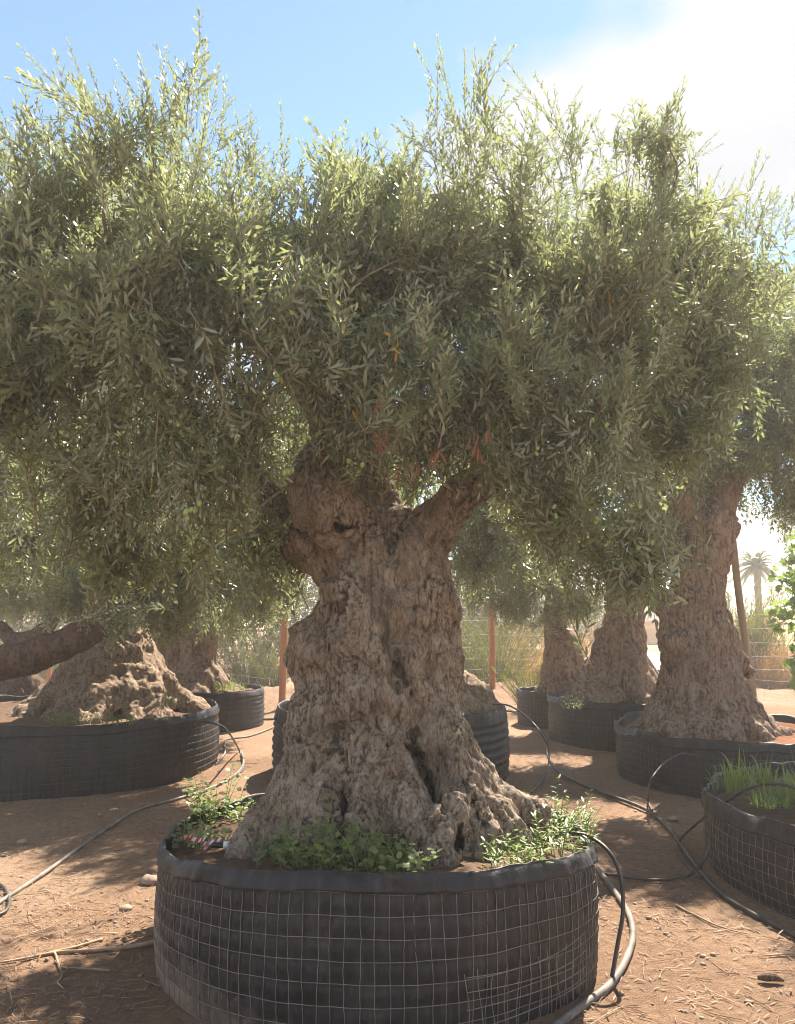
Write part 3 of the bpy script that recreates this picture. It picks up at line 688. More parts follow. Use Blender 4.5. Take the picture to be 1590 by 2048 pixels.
pr += strand([A4(985, 1600, .02, .08), A4(1040, 1622, -.04, .065), A4(1068, 1627, -.06, .06)], .025)   # sawn root stub
# gnarls and burls
for (px, py, dy, rr) in [(700, 1285, -.33, .060), (672, 1222, -.26, .062), (722, 1245, -.33, .050), (815, 1318, -.33, .048), (700, 1385, -.30, .055), (722, 1412, -.33, .045), (690, 1360, -.31, .04),
                         (738, 1375, -.34, .040), (850, 1375, -.26, .05), (890, 1430, -.24, .060), (908, 1470, -.27, .055), (612, 1290, -.10, .07), (618, 1345, -.10, .07), (884, 1215, -.08, .055), (872, 1190, -.20, .062), (705, 1165, -.28, .058),
                         (745, 1100, -.24, .052), (772, 1140, -.28, .042), (640, 1425, -.20, .055), (760, 1540, -.38, .045), (800, 1600, -.46, .055), (905, 1520, -.34, .055), (862, 1500, -.29, .055), (840, 1640, -.52, .055),
                         (870, 1680, -.56, .060), (940, 1590, -.36, .050), (900, 1640, -.45, .05), (965, 1680, -.40, .065), (700, 1690, -.50, .062), (560, 1690, -.38, .075), (610, 1610, -.32, .055), (668, 1180, -.24, .05), (640, 1300, -.20, .07),
                         (780, 1220, -.33, .042), (745, 1300, -.34, .045), (790, 1400, -.30, .05), (850, 1290, -.24, .05), (885, 1330, -.14, .06), (890, 1300, -.05, .05), (830, 1230, -.27, .045), (655, 1380, -.18, .06), (600, 1325, -.05, .055), (740, 1190, -.30, .045)]:
    pr += ball(at(px, py, TY + dy + .035), rr * 1.05, .06)
rb_ = np.random.default_rng(4)
for k in range(0):
    py = rb_.uniform(1120, 1700); f = (py - 1120) / 580; px = 770 + rb_.uniform(-1, 1) * (110 + 60 * f + 60 * max(0, f - .6) * 3); e_ = abs(px - 770) / (150 + 90 * f)
    pr += ball(at(px, py, TY - (.30 + .2 * max(0, f - .55)) * math.sqrt(max(.05, 1 - e_ * e_)) - .02), rb_.uniform(.025, .05), .018)
# limbs inside the same wood
pr += strand([A4(725, 1110, -.05, .11), A4(700, 1060, -.12, .115), A4(650, 1015, -.20, .125), A4(632, 960, -.20, .10), A4(660, 890, -.14, .075), A4(645, 790, -.05, .055)], .04)
pr += strand([A4(690, 1085, -.02, .09), A4(625, 1078, .0, .085), A4(585, 1060, .06, .085), A4(530, 980, .12, .07), A4(440, 860, .1, .05)], .03)
pr += ball(at(640, 1010, TY - .28), .085, .03) + ball(at(668, 965, TY - .27), .07, .03) + ball(at(612, 985, TY - .24), .07, .03) + ball(at(705, 1010, TY - .20), .06, .03) + ball(at(655, 1042, TY - .29), .05, .03) + ball(at(595, 1062, TY - .05), .075, .03) + ball(at(615, 1090, TY - .06), .055, .03)
pr += strand([A4(705, 1165, .02, .08), A4(650, 1118, .03, .085), A4(595, 1080, .06, .08)], .05)
pr += strand([A4(790, 1080, .02, .10), A4(768, 1020, .08, .08), A4(748, 960, .12, .07), A4(745, 850, .16, .055), A4(770, 740, .15, .045)], .03)
pr += strand([A4(830, 1100, -.06, .11), A4(868, 1048, -.08, .092), A4(918, 992, -.10, .080), A4(985, 948, -.10, .072), A4(1060, 880, -.05, .060), A4(1130, 790, .05, .05)], .03)
pr += strand([A4(935, 985, -.06, .06), A4(985, 905, .05, .05), A4(1000, 800, .15, .04)], .03)
cv = []
def C2(a, b, ra, rb, k=.015): return [(np.array(a[:3]), np.array(b[:3]), ra, rb, k)]
def cleft(pts, d0, d1, w):
    """a narrow split running into the wood; pts (px,py,width factor)"""
    C = catmull(np.array(pts, float), 5); out = []
    for px, py, f in C:
        a, b = at(px, py, TY + d0), at(px, py, TY + d1); out += [(a, b, w * f, w * f * .35, .012)]
    return out
cv += cleft([(706, 1490, .3), (694, 1550, .7), (690, 1620, 1.0), (686, 1700, 1.1)], -.70, -.16, .026)
cv += cleft([(805, 1490, .9), (822, 1505, 1.2), (846, 1512, .8)], -.60, -.14, .032)
cv += cleft([(850, 1520, .5), (868, 1570, .8), (890, 1620, .6)], -.60, -.24, .020)
cv += cleft([(668, 1048, .6), (690, 1056, 1.0), (715, 1046, .5)], -.50, -.10, .024)
cv += cleft([(652, 1350, .5), (664, 1300, .9), (672, 1245, .5)], -.50, -.15, .016)
cv += cleft([(790, 1400, .6), (795, 1340, .9), (792, 1270, .5)], -.50, -.20, .014)
cv += cleft([(842, 1420, .6), (822, 1385, .9), (805, 1345, .6)], -.50, -.18, .018)
cv += cleft([(838, 1300, .5), (836, 1240, .8), (826, 1180, .4)], -.50, -.16, .013)
cv += cleft([(738, 1310, .5), (730, 1250, .8), (735, 1170, .5)], -.50, -.20, .013)
cv += cleft([(905, 1700, .8), (916, 1680, 1.0), (920, 1650, .5)], -.70, -.35, .026)
cv += cleft([(646, 1445, .5), (670, 1450, .8), (700, 1446, .5)], -.50, -.16, .013)
cv += cleft([(760, 1440, .5), (776, 1500, .8), (760, 1580, .8), (756, 1680, .6)], -.65, -.28, .015)
cv += cleft([(640, 1560, .4), (630, 1620, .8), (595, 1690, .8)], -.60, -.22, .014)
cv += cleft([(925, 1560, .5), (950, 1620, .9), (985, 1690, .8)], -.60, -.16, .018)
cv += cleft([(770, 1120, .5), (800, 1130, .7), (815, 1180, .5)], -.50, -.16, .012)
V, F = sdf_mesh(pr, cv, 0.0205); V, F = subdiv(V, F)
V, ck = bark_displace(V, F, lump=.011, plate=.012, cell=.026, stretch=.4, groove=.036, gfreq=6.2, twist=(.0, 3.85, 1.1), fold=.014)
trunk_obj(tree, V, F, ck, M['bark'])
print('main trunk quads', len(F))
LIMBS = [[A4(665, 880, -.12, .06), A4(560, 720, -.35, .045), A4(380, 600, -.5, .03), A4(220, 500, -.5, .006)],
         [A4(650, 790, -.05, .05), A4(600, 640, .0, .04), A4(520, 480, .1, .025), A4(440, 420, 0, .005)],
         [A4(770, 740, .15, .042), A4(780, 600, .2, .03), A4(820, 470, .1, .006)],
         [A4(1130, 790, .05, .046), A4(1230, 650, .2, .035), A4(1330, 540, .3, .006)],
         [A4(1000, 800, .15, .038), A4(1010, 650, .1, .028), A4(980, 500, 0, .006)],
         [A4(440, 860, .1, .045), A4(300, 780, 0, .034), A4(150, 700, -.3, .006)],
         [A4(770, 740, .15, .035), A4(760, 640, .7, .03), A4(740, 580, 1.2, .006)]]
for q, l in enumerate(LIMBS): limb_obj(tree, l, M['bark'], seed=q * 9)
def LB(px, py, Y, a, w=1.0):
    a = (a, a, a) if not isinstance(a, tuple) else a
    return (at(px, py, Y), np.array(a), w)
main_lobes = [LB(170, 480, 3.35, (.78, .7, .62)), LB(60, 740, 3.0, (.72, .6, .52)), LB(260, 640, 2.85, (.6, .5, .5)), LB(330, 870, 3.0, (.55, .45, .42)), LB(190, 950, 3.3, (.5, .5, .38)),
              LB(420, 560, 3.2, (.62, .6, .55)), LB(620, 520, 3.55, (.62, .65, .48)), LB(620, 700, 2.95, (.50, .42, .36)), LB(480, 860, 3.05, (.36, .36, .38)), LB(800, 760, 3.0, (.46, .40, .30)),
              LB(840, 520, 3.6, (.6, .62, .52)), LB(1000, 500, 3.7, (.65, .6, .55)), LB(1030, 740, 3.15, (.5, .45, .42)), LB(1180, 640, 3.5, (.62, .6, .55)), LB(1190, 880, 3.2, (.42, .42, .42)), LB(1130, 1000, 3.35, (.34, .38, .32)), LB(1230, 1040, 3.3, (.26, .3, .26)),
              LB(1360, 700, 3.9, (.6, .6, .62)), LB(1400, 560, 4.3, (.6, .6, .5)), LB(1350, 860, 3.8, (.4, .4, .36)),
              LB(300, 500, 4.6, (.9, .7, .6), .3), LB(760, 560, 4.9, (1.1, .7, .6), .3), LB(1180, 540, 4.8, (.9, .7, .6), .3), LB(560, 830, 4.4, (.7, .5, .35), .3), LB(1000, 820, 4.5, (.6, .5, .4), .3),
              (np.array([-.8, 5.5, 2.75]), np.array([.95, .6, .5]), .8), (np.array([-1.9, 5.0, 2.7]), np.array([.7, .7, .5]), .8), LB(1235, 290, 3.75, (.15, .2, .15), 2.2), LB(1290, 265, 3.75, (.16, .2, .13), 2.2), LB(1262, 345, 3.75, (.17, .2, .16), 2.2), LB(1340, 215, 3.75, (.08, .1, .10), 3.0), LB(1330, 330, 3.8, (.10, .12, .10), 3.0), LB(780, 950, 5.0, (.7, .3, .28), .9), LB(560, 960, 4.6, (.4, .3, .3), .8), LB(710, 640, 3.5, (.55, .45, .42)), LB(820, 640, 4.1, (.8, .5, .45), .35), LB(760, 420, 3.9, (.6, .5, .35)), LB(690, 860, 3.3, (.36, .22, .15), 2.0), LB(870, 845, 3.3, (.36, .22, .15), 2.0), LB(780, 830, 3.6, (.45, .3, .2), 1.5), LB(310, 390, 3.3, (.45, .4, .34)), LB(1250, 440, 3.8, (.5, .4, .3)), LB(1000, 960, 4.7, (.4, .3, .3), .8), LB(1255, 1105, 3.4, (.24, .25, .20), 1.5), LB(1010, 885, 3.3, (.28, .24, .18), 2.0), LB(1080, 940, 3.35, (.25, .24, .2), 1.5), LB(20, 560, 3.2, (.4, .5, .5), 1.3), LB(700, 560, 3.5, (.55, .45, .45), 1.2), LB(900, 600, 3.4, (.5, .45, .4), 1.2), LB(1120, 1085, 3.45, (.26, .25, .18), 1.3), LB(1025, 1010, 3.6, (.20, .22, .18), 1.3), LB(385, 1080, 3.3, (.30, .25, .20), 1.2), LB(235, 1090, 3.5, (.35, .3, .2), 1.2), LB(450, 1010, 3.25, (.26, .28, .25)), LB(520, 1090, 3.9, (.3, .3, .22), .8)]
TOPX = [-400, 0, 70, 170, 300, 400, 450, 465, 560, 640, 655, 780, 805, 850, 930, 985, 1000, 1020, 1090, 1150, 1220, 1280, 1345, 1385, 1390, 1410, 1455, 1512, 1590, 2200]
TOPY = [300, 245, 160, 150, 100, 80, 150, 225, 275, 310, 250, 290, 270, 170, 110, 130, 235, 190, 150, 215, 215, 210, 180, 235, 300, 290, 350, 315, 385, 420]
def avoid_main(P):
    px, py = to_px(P)
    if True:   # crown height, taller at the left and where the long shoots grow
        low = py > np.interp(px, TOPX, TOPY) + 45
    # keep the fork and trunk clear: nothing hangs in front of the wood (distance from the trunk's front and fork)
    wood = (px > 570) & (px < 990) & (py > 938) & (P[:, 1] < 4.4)
    return ~wood & (P[:, 1] > 1.7) & low
r1 = np.random.default_rng(21)
# long upright shoots above the crown and drooping whips below it: (px,py,Y of base) -> (px,py,Y of tip)
SH = [((200, 300), (85, 65), 3.2), ((230, 320), (170, 140), 3.1), ((300, 280), (262, 150), 3.2), ((330, 300), (305, 75), 3.25), ((380, 260), (410, 5), 3.2), ((400, 300), (450, 130), 3.1), ((400, 330), (455, 180), 3.2), ((350, 330), (370, 110), 3.3), ((280, 350), (215, 170), 3.2),
      ((60, 400), (10, 250), 3.0), ((120, 400), (95, 235), 3.1), ((160, 380), (130, 240), 3.1), ((470, 380), (465, 220), 3.3), ((500, 400), (500, 280), 3.4), ((560, 420), (562, 262), 3.5), ((600, 420), (600, 310), 3.5),
      ((740, 420), (660, 240), 3.5), ((720, 430), (690, 250), 3.6), ((760, 430), (780, 290), 3.6), ((850, 400), (805, 270), 3.6), ((900, 360), (845, 150), 3.6), ((920, 340), (895, 120), 3.6), ((940, 330), (930, 85), 3.65), ((960, 330), (975, 110), 3.6), ((890, 380), (860, 190), 3.5),
      ((1010, 380), (1000, 240), 3.6), ((1100, 380), (1020, 180), 3.6), ((1120, 350), (1070, 200), 3.65), ((1140, 330), (1090, 130), 3.7), ((1150, 360), (1140, 200), 3.7), ((1050, 400), (1050, 300), 3.7),
      ((1230, 330), (1220, 215), 3.75), ((1270, 320), (1275, 210), 3.75), ((1300, 330), (1345, 180), 3.75), ((1310, 350), (1380, 225), 3.8), ((1290, 380), (1340, 300), 3.8),
      ((1390, 470), (1410, 285), 4.0), ((1360, 470), (1370, 350), 4.0), ((1440, 480), (1455, 350), 4.1), ((1490, 480), (1512, 310), 4.2), ((1540, 500), (1545, 370), 4.2), ((1570, 500), (1585, 390), 4.2), ((30, 330), (20, 270), 3.2)]
SB, SD, SS, SK = [], [], [], []
for (b, t_, yy) in SH:
    for q in range(3):
        jb = r1.normal(size=2) * (0 if q == 0 else 22); bp = at(b[0] + jb[0], b[1] + jb[1], yy + r1.normal() * .06); f = 1.0 if q == 0 else r1.uniform(.45, .85)
        tp = at(b[0] + jb[0] * 1.6 + (t_[0] - b[0]) * f, b[1] + (t_[1] - b[1]) * f, yy + r1.normal() * .08); k = r1.integers(0, 6); L = .50 + .06 * k
        SB.append(bp); SD.append(nrm(tp - bp)); SS.append(np.linalg.norm(tp - bp) / L); SK.append(k)
Pq, Nq, _ = sample_lobes(main_lobes, 5200, np.random.default_rng(5))
bins = {}
for q_, p_ in enumerate(Pq):
    kk = (int(p_[0] / .13), int(p_[1] / .16))
    if kk not in bins or Pq[bins[kk]][2] < p_[2]: bins[kk] = q_
for q_ in bins.values():
    p_, n_ = Pq[q_], Nq[q_]
    if p_[2] < 2.75 or p_[1] < 2.2: continue
    k = r1.integers(0, 6); sd_ = nrm(np.array([n_[0] * .45, n_[1] * .3, 1.0]) + r1.normal(size=3) * .2); ss_ = r1.uniform(.45, .9)
    for _t in range(4):
        tx, ty_ = to_px(p_ - [0, 0, .12] + sd_ * ss_ * (.54 + .06 * k))
        if ty_ > np.interp(tx, TOPX, TOPY) + 5: break
        ss_ *= .8
    else: continue
    SB.append(p_ - [0, 0, .12]); SD.append(sd_); SS.append(ss_); SK.append(k)
SS = np.array(SS); e1 = stamp(SHOOTS, np.array(SB), frames(np.array(SD), r1, up=(1, .3, 0), flip=r1.choice([-1.0, 1.0], len(SD))), np.clip(SS, .35, 1.35), np.array(SK), r1)
DR = [((215, 800), (205, 960), 2.55), ((275, 800), (262, 1010), 2.5), ((325, 820), (312, 1060), 2.5), ((240, 900), (252, 1110), 2.75), ((440, 760), (445, 930), 2.25), ((460, 770), (430, 900), 2.3), ((400, 880), (372, 1040), 2.6), ((500, 880), (490, 1010), 2.7), ((525, 900), (500, 1040), 2.8), ((560, 860), (575, 990), 2.8),
      ((620, 850), (605, 960), 2.9), ((700, 850), (712, 960), 2.9), ((760, 830), (770, 940), 2.9), ((850, 840), (865, 930), 2.9), ((930, 820), (950, 900), 2.9), ((1000, 850), (1010, 960), 2.95), ((1060, 900), (1050, 1040), 3.0), ((1150, 950), (1140, 1080), 3.0), ((1250, 980), (1275, 1190), 2.95), ((1220, 1040), (1230, 1150), 3.0), ((1290, 960), (1330, 1130), 3.1),
      ((380, 1000), (420, 1120), 3.0), ((320, 980), (330, 1130), 3.0), ((150, 900), (130, 1050), 2.9), ((80, 850), (60, 1000), 2.9), ((1330, 1000), (1400, 1080), 3.3), ((550, 1000), (545, 1120), 3.3), ((600, 1200), (560, 1170), 3.3)]
DB, DD, DS, DK = [], [], [], []
for (b, t_, yy) in DR:
    for q in range(2):
        jb = r1.normal(size=2) * (0 if q == 0 else 18); bp = at(b[0] + jb[0], b[1] + jb[1], yy + q * .1); tp = at(t_[0] + jb[0], t_[1] + jb[1] - q * 30, yy + q * .12); k = r1.integers(0, 5)
        DB.append(bp); DD.append(nrm(tp - bp)); DS.append(np.linalg.norm(tp - bp) / (.52 + .05 * k)); DK.append(k)
e2 = stamp(DROOP, np.array(DB), frames(np.array(DD), r1, up=(0, 1, 0)), np.clip(np.array(DS), .3, 1.2), np.array(DK), r1)
ex = (np.concatenate([e1[0], e2[0]]), np.concatenate([e1[1], e2[1] + len(e1[0])]), np.concatenate([e1[2], e2[2]]), np.concatenate([e1[3], e2[3]]), np.concatenate([e1[4], e2[4] + len(e1[3])]))
HUB = [tuple(q[:3]) for l in LIMBS for q in catmull(np.array(l, float), 6)]
MAINLEAF = crown(tree, main_lobes, 3050, NEAR, r1, up_w=.62, avoid=avoid_main, hub=HUB, branches=170, extra=ex, back=3.75)
print('main leaf verts', len(MAINLEAF))
# olives, dry leaf bunches, a few yellow leaves: hung at the front of the crown
MAINLEAF = MAINLEAF[::6]; lp = np.stack(to_px(MAINLEAF), 1)
def front(px, py, rad=16, off=.02):
    m_ = np.hypot(lp[:, 0] - px, lp[:, 1] - py) < rad
    Y = np.percentile(MAINLEAF[m_, 1], 4) if m_.sum() > 3 else 3.1
    return at(px, py, max(Y - off, 1.7))
u = np.linspace(0, math.pi, 7); v = np.linspace(0, 2 * math.pi, 9)[:-1]
OV = np.array([[.0085 * math.sin(a) * math.cos(b), .0085 * math.sin(a) * math.sin(b), .0125 * math.cos(a)] for a in u for b in v])
OF = np.array([[i * 8 + j, (i + 1) * 8 + j, (i + 1) * 8 + (j + 1) % 8, i * 8 + (j + 1) % 8] for i in range(6) for j in range(8)])
ome = mesh_np('olive', OV, OF); ome.materials.append(M['olive'])
tl = np.array(tree.location)
for (px, py, n_) in [(565, 755, 5), (615, 872, 3), (680, 858, 4), (385, 1015, 5), (1280, 1005, 4), (1190, 1040, 3), (713, 935, 4), (576, 948, 3), (790, 968, 3), (930, 635, 3), (1190, 860, 2), (1120, 1030, 2), (1075, 895, 2), (630, 870, 2), (360, 840, 3), (1290, 1080, 2), (950, 635, 2), (590, 620, 2)]:
    for q in range(n_):
        p = front(px + r1.normal() * 9, py + r1.normal() * 9)
        o = link('olive', ome, None, tree, p - tl); o.rotation_euler = (r1.normal() * .4, r1.normal() * .4, r1.random() * 6)
def leaf_bunch(name, px, py, n_, m_, L=.056, seed=0, droop=1.0):
    r = np.random.default_rng(seed); p = front(px, py, 20, .10); mb = MB()
    for q in range(n_):
        d = nrm([r.normal() * .35, r.normal() * .35, -droop + r.normal() * .25]); Vv, Ff = leaf_fan(p + r.normal(size=3) * .012, d, nrm(r.normal(size=3)), L * r.uniform(.7, 1.2), .011, False, .15)
        mb.add(Vv, Ff, 0, r.random())
    mb.add(*tube([p + [0, .02, .05], p], .0015, 4, False))
    o = link(name, mb.mesh(name, False), M[m_], tree); o.data.transform(Matrix.Translation(-Vector(tl)))
for q, (px, py, n_) in enumerate([(757, 860, 6), (765, 885, 6), (790, 862, 3), (830, 925, 6), (875, 900, 9), (955, 870, 6), (958, 900, 8), (978, 855, 3), (800, 940, 4), (760, 795, 4), (1015, 990, 2)]):
    leaf_bunch('dry_leaf_bunch', px, py, n_, 'dry_leaf', seed=q)
for q, (px, py, n_) in enumerate([(712, 605, 2), (790, 680, 3), (795, 695, 2), (1220, 600, 2), (515, 715, 1), (300, 985, 1), (710, 812, 2)]):
    leaf_bunch('yellow_leaf', px, py, n_, 'yellow_leaf', seed=60 + q, droop=.3)

# ------------------------------------------------------------------ neighbouring olive trees
def root_cone(cx, cy, rt, zt, rb, zb, n, rad, seed, pw=1.6):
    """surface roots spreading from a trunk (radius rt at height zt) down to radius rb at height zb"""
    r = np.random.default_rng(seed + 55); out = []
    for k in range(n):
        a = k * 2 * math.pi / n + r.normal() * .12; pts = []
        rbk = rb * r.uniform(.82, 1.05); wig = r.normal() * .25
        for u in (0, .25, .5, .75, 1.0):
            d = rt * .55 + (rbk - rt * .55) * u; z = zb + (zt - zb) * (1 - u) ** pw; an = a + wig * u + r.normal() * .05
            pts.append((cx + d * math.cos(an), cy + d * math.sin(an), z - rad * .35, rad * (1.05 - .35 * u) * r.uniform(.8, 1.2)))
        out += strand(pts, .05)
    for k in range(n):
        a = r.random() * 6.283; u = r.random() ** .6; d = rt * .5 + (rb - rt * .5) * u * .95; z = zb + (zt - zb) * (1 - u) ** pw - rad * .6
        out += ball((cx + d * math.cos(a), cy + d * math.sin(a), z), rad * r.uniform(.7, 1.2), .08)
    return out
def other_tree(key, label, strands, balls, carves, limbs, lobes, n, protos, ty, h=.028, m='bark_far', groove=.034, lump=.028, seed=1, hubs=None, avoid=None, cell=.05, group='potted old olive trees', sub=False, branches=40, scale=(.85, 1.3), mound=None):
    cx, cy, _ = POTS[key]; root = thing('olive_tree', label, 'tree', (cx, cy, .35), group)
    def B4(px, py, dy, r): p = at(px, py, ty + dy); return (p[0], p[1], p[2], r)
    pr = []
    for s_ in strands: pr += strand([B4(*q) for q in s_], .08)
    if mound:
        mc = at(*strands[0][1][:2], ty); pr += root_cone(mc[0], cy * .35 + mc[1] * .65, *mound, seed)
    for (px, py, dy, rr) in balls: pr += ball(at(px, py, ty + dy), rr, .08)
    cvs = []
    for (a, b, ra, rb) in carves: cvs += [(at(a[0], a[1], ty + a[2]), at(b[0], b[1], ty + b[2]), ra, rb, .04)]
    V, F = sdf_mesh(pr, cvs, h)
    if sub: V, F = subdiv(V, F)
    V, ck = bark_displace(V, F, lump=lump, plate=.008, cell=cell, stretch=.35, seed=seed * 3.1, groove=groove, gfreq=7.5)
    trunk_obj(root, V, F, ck, M[m])
    L4 = [[B4(*q) for q in l] for l in limbs]
    for q, l in enumerate(L4): limb_obj(root, l, M[m], seed=q + seed)
    hub = [l[-1][:3] for l in L4] or [B4(*strands[0][-1])[:3]]
    rr = np.random.default_rng(900 + seed)
    lv = crown(root, lobes, n, protos, rr, up_w=.35, droop=.5, hub=hub, branches=branches, avoid=avoid, scale=scale)
    return root, lv
# right, thick trunk
other_tree('right', 'thick-trunked olive tree with straight ribbed bark in the right-hand pot', [
    [(1420, 1560, .05, .38), (1412, 1430, 0, .35), (1402, 1340, 0, .28), (1396, 1260, 0, .225), (1394, 1180, 0, .195), (1405, 1110, 0, .205), (1412, 1040, 0, .24)],
    [(1345, 1430, -.05, .12), (1338, 1490, -.1, .10)], [(1440, 1440, -.25, .14), (1450, 1505, -.35, .14)], [(1390, 1440, -.28, .13), (1385, 1510, -.38, .13)],
    [(1470, 1400, .05, .12), (1505, 1450, .05, .11), (1560, 1485, 0, .10), (1620, 1500, 0, .08)], [(1485, 1440, -.15, .11), (1530, 1490, -.2, .10), (1560, 1510, -.2, .08)],
    [(1350, 1310, -.05, .11), (1355, 1260, -.05, .10), (1352, 1210, -.05, .07)], [(1448, 1330, 0, .12), (1436, 1260, 0, .10)]],
    [(1322, 1205, -.02, .07), (1318, 1190, 0, .06), (1330, 1220, 0, .08), (1455, 1235, 0, .055), (1470, 1300, .02, .06), (1478, 1322, .02, .06), (1350, 1285, -.2, .09), (1365, 1150, -.1, .08), (1370, 1190, -.15, .06), (1455, 1110, .02, .06), (1458, 1060, 0, .07), (1400, 1470, -.46, .08), (1360, 1480, -.42, .08), (1340, 1460, -.35, .07), (1440, 1480, -.44, .08), (1495, 1345, .05, .05)],
    [((1375, 1400, -.5), (1395, 1360, -.45), .04, .02), ((1350, 1470, -.55), (1360, 1500, -.6), .05, .04)],
    [[(1380, 1040, 0, .16), (1330, 950, -.3, .11), (1250, 850, -.5, .06)], [(1430, 1030, 0, .17), (1480, 920, 0, .11), (1560, 800, 0, .06)], [(1420, 1040, .05, .13), (1440, 900, .3, .08), (1450, 750, .4, .05)]],
    [LB(1440, 800, 7.4, (1.0, .7, .8)), LB(1330, 950, 7.0, (.6, .45, .42)), LB(1560, 880, 6.9, (.8, .8, .6)), LB(1520, 640, 8.2, (1.0, .6, .8)), LB(1600, 700, 6.8, (.8, .7, .7)), LB(1430, 950, 7.4, (.7, .7, .4)), LB(1580, 990, 7.3, (.45, .5, .25)), LB(1335, 1060, 7.0, (.32, .4, .3), 1.5), LB(1285, 1110, 7.3, (.36, .4, .26), 1.5), LB(1280, 850, 8.0, (.8, .6, .7))],
    1150, MID, 7.3, h=.030, seed=2, sub=True, cell=.04, mound=(.30, 1.05, .64, .40, 11, .09), avoid=lambda P: ~((to_px(P)[0] > 1340) & (to_px(P)[0] < 1485) & (to_px(P)[1] > 1020)) & ~((to_px(P)[0] > 1470) & (to_px(P)[1] > 1075)))
# straight trunk between
other_tree('right_mid', 'olive tree with smooth tapered trunk and deep fold, right of centre', [
    [(1240, 1470, 0, .30), (1240, 1370, 0, .30), (1244, 1300, 0, .25), (1248, 1240, 0, .20), (1250, 1190, 0, .185), (1252, 1140, 0, .18)],
    [(1195, 1330, -.05, .12), (1188, 1380, -.1, .16), (1170, 1420, -.2, .15)], [(1290, 1360, 0, .13), (1310, 1410, -.05, .12)], [(1262, 1300, -.18, .11), (1262, 1400, -.3, .13)]],
    [(1200, 1300, -.05, .10), (1205, 1270, 0, .09), (1225, 1400, -.38, .09)], [((1225, 1400, -.55), (1222, 1300, -.40), .06, .03)],
    [[(1245, 1150, 0, .14), (1200, 1060, 0, .09), (1150, 960, -.2, .05)], [(1255, 1140, 0, .13), (1300, 1040, 0, .09), (1340, 950, 0, .05)]],
    [LB(1180, 1090, 9.3, (.95, .8, .5)), LB(1290, 1040, 9.6, (.9, .8, .65)), LB(1120, 1010, 9.4, (.9, .8, .7)), LB(1250, 930, 9.8, (1.3, .9, .8)), LB(1230, 1150, 8.9, (.45, .45, .28)), LB(1180, 1195, 9.0, (.5, .45, .28)), LB(1300, 1120, 9.3, (.45, .45, .35))],
    740, MID, 9.7, seed=3, mound=(.30, .95, .70, .42, 12, .09))
# farthest right
other_tree('right_far', 'smallest right-hand olive with twisted wrinkled trunk, far back', [
    [(1112, 1430, 0, .22), (1118, 1350, 0, .21), (1125, 1300, 0, .19), (1115, 1250, 0, .13), (1112, 1200, 0, .12)],
    [(1140, 1290, 0, .10), (1148, 1340, -.05, .12), (1150, 1390, -.08, .13)], [(1092, 1380, -.05, .08), (1084, 1398, -.08, .07)]],
    [(1140, 1310, -.1, .08), (1125, 1350, -.2, .08)], [],
    [[(1112, 1210, 0, .10), (1080, 1140, 0, .07), (1040, 1060, 0, .04)], [(1114, 1200, 0, .09), (1140, 1120, 0, .06)]],
    [LB(1080, 1160, 10.8, (1.0, .8, .5)), LB(1000, 1130, 11.2, (1.0, .8, .55)), LB(1140, 1080, 11.2, (1.0, .8, .6)), LB(1150, 1210, 10.6, (.45, .45, .25)), LB(1020, 1020, 11.4, (1.2, .8, .8)), LB(1050, 1225, 10.7, (.75, .6, .28)), LB(975, 1190, 10.6, (.6, .5, .3))],
    700, MID, 11.0, seed=4, mound=(.18, .85, .30, .40, 9, .06))
# directly behind the central trunk
other_tree('behind', 'olive tree hidden behind the central trunk, only root mound and low crown showing', [
    [(790, 1440, 0, .30), (790, 1380, 0, .30), (790, 1300, 0, .26), (785, 1200, 0, .22), (780, 1120, 0, .2)], [(860, 1380, -.05, .22), (930, 1400, -.1, .2), (960, 1430, -.1, .16)]],
    [(925, 1385, 0, .12)], [], [[(780, 1150, 0, .16), (680, 1050, 0, .10), (560, 960, 0, .05)], [(785, 1140, 0, .16), (900, 1040, 0, .10), (1000, 950, 0, .05)]],
    [LB(600, 1080, 7.6, (.8, .8, .55)), LB(560, 1150, 7.4, (.5, .6, .32)), LB(980, 1080, 7.7, (.8, .8, .5)), LB(950, 960, 7.8, (1.0, .9, .8)), LB(700, 930, 7.9, (1.2, .9, .9)), LB(1040, 1120, 7.3, (.5, .5, .3)), LB(1030, 1050, 8.2, (.75, .5, .45), 1.6), LB(945, 1130, 8.0, (.4, .4, .3), 1.6)],
    860, MID, 7.75, seed=5, m='root_mound', mound=(.40, 1.15, .82, .52, 14, .15), avoid=lambda P: ~((P[:, 0] > -.9) & (P[:, 0] < .45) & (to_px(P)[1] > 1120)))
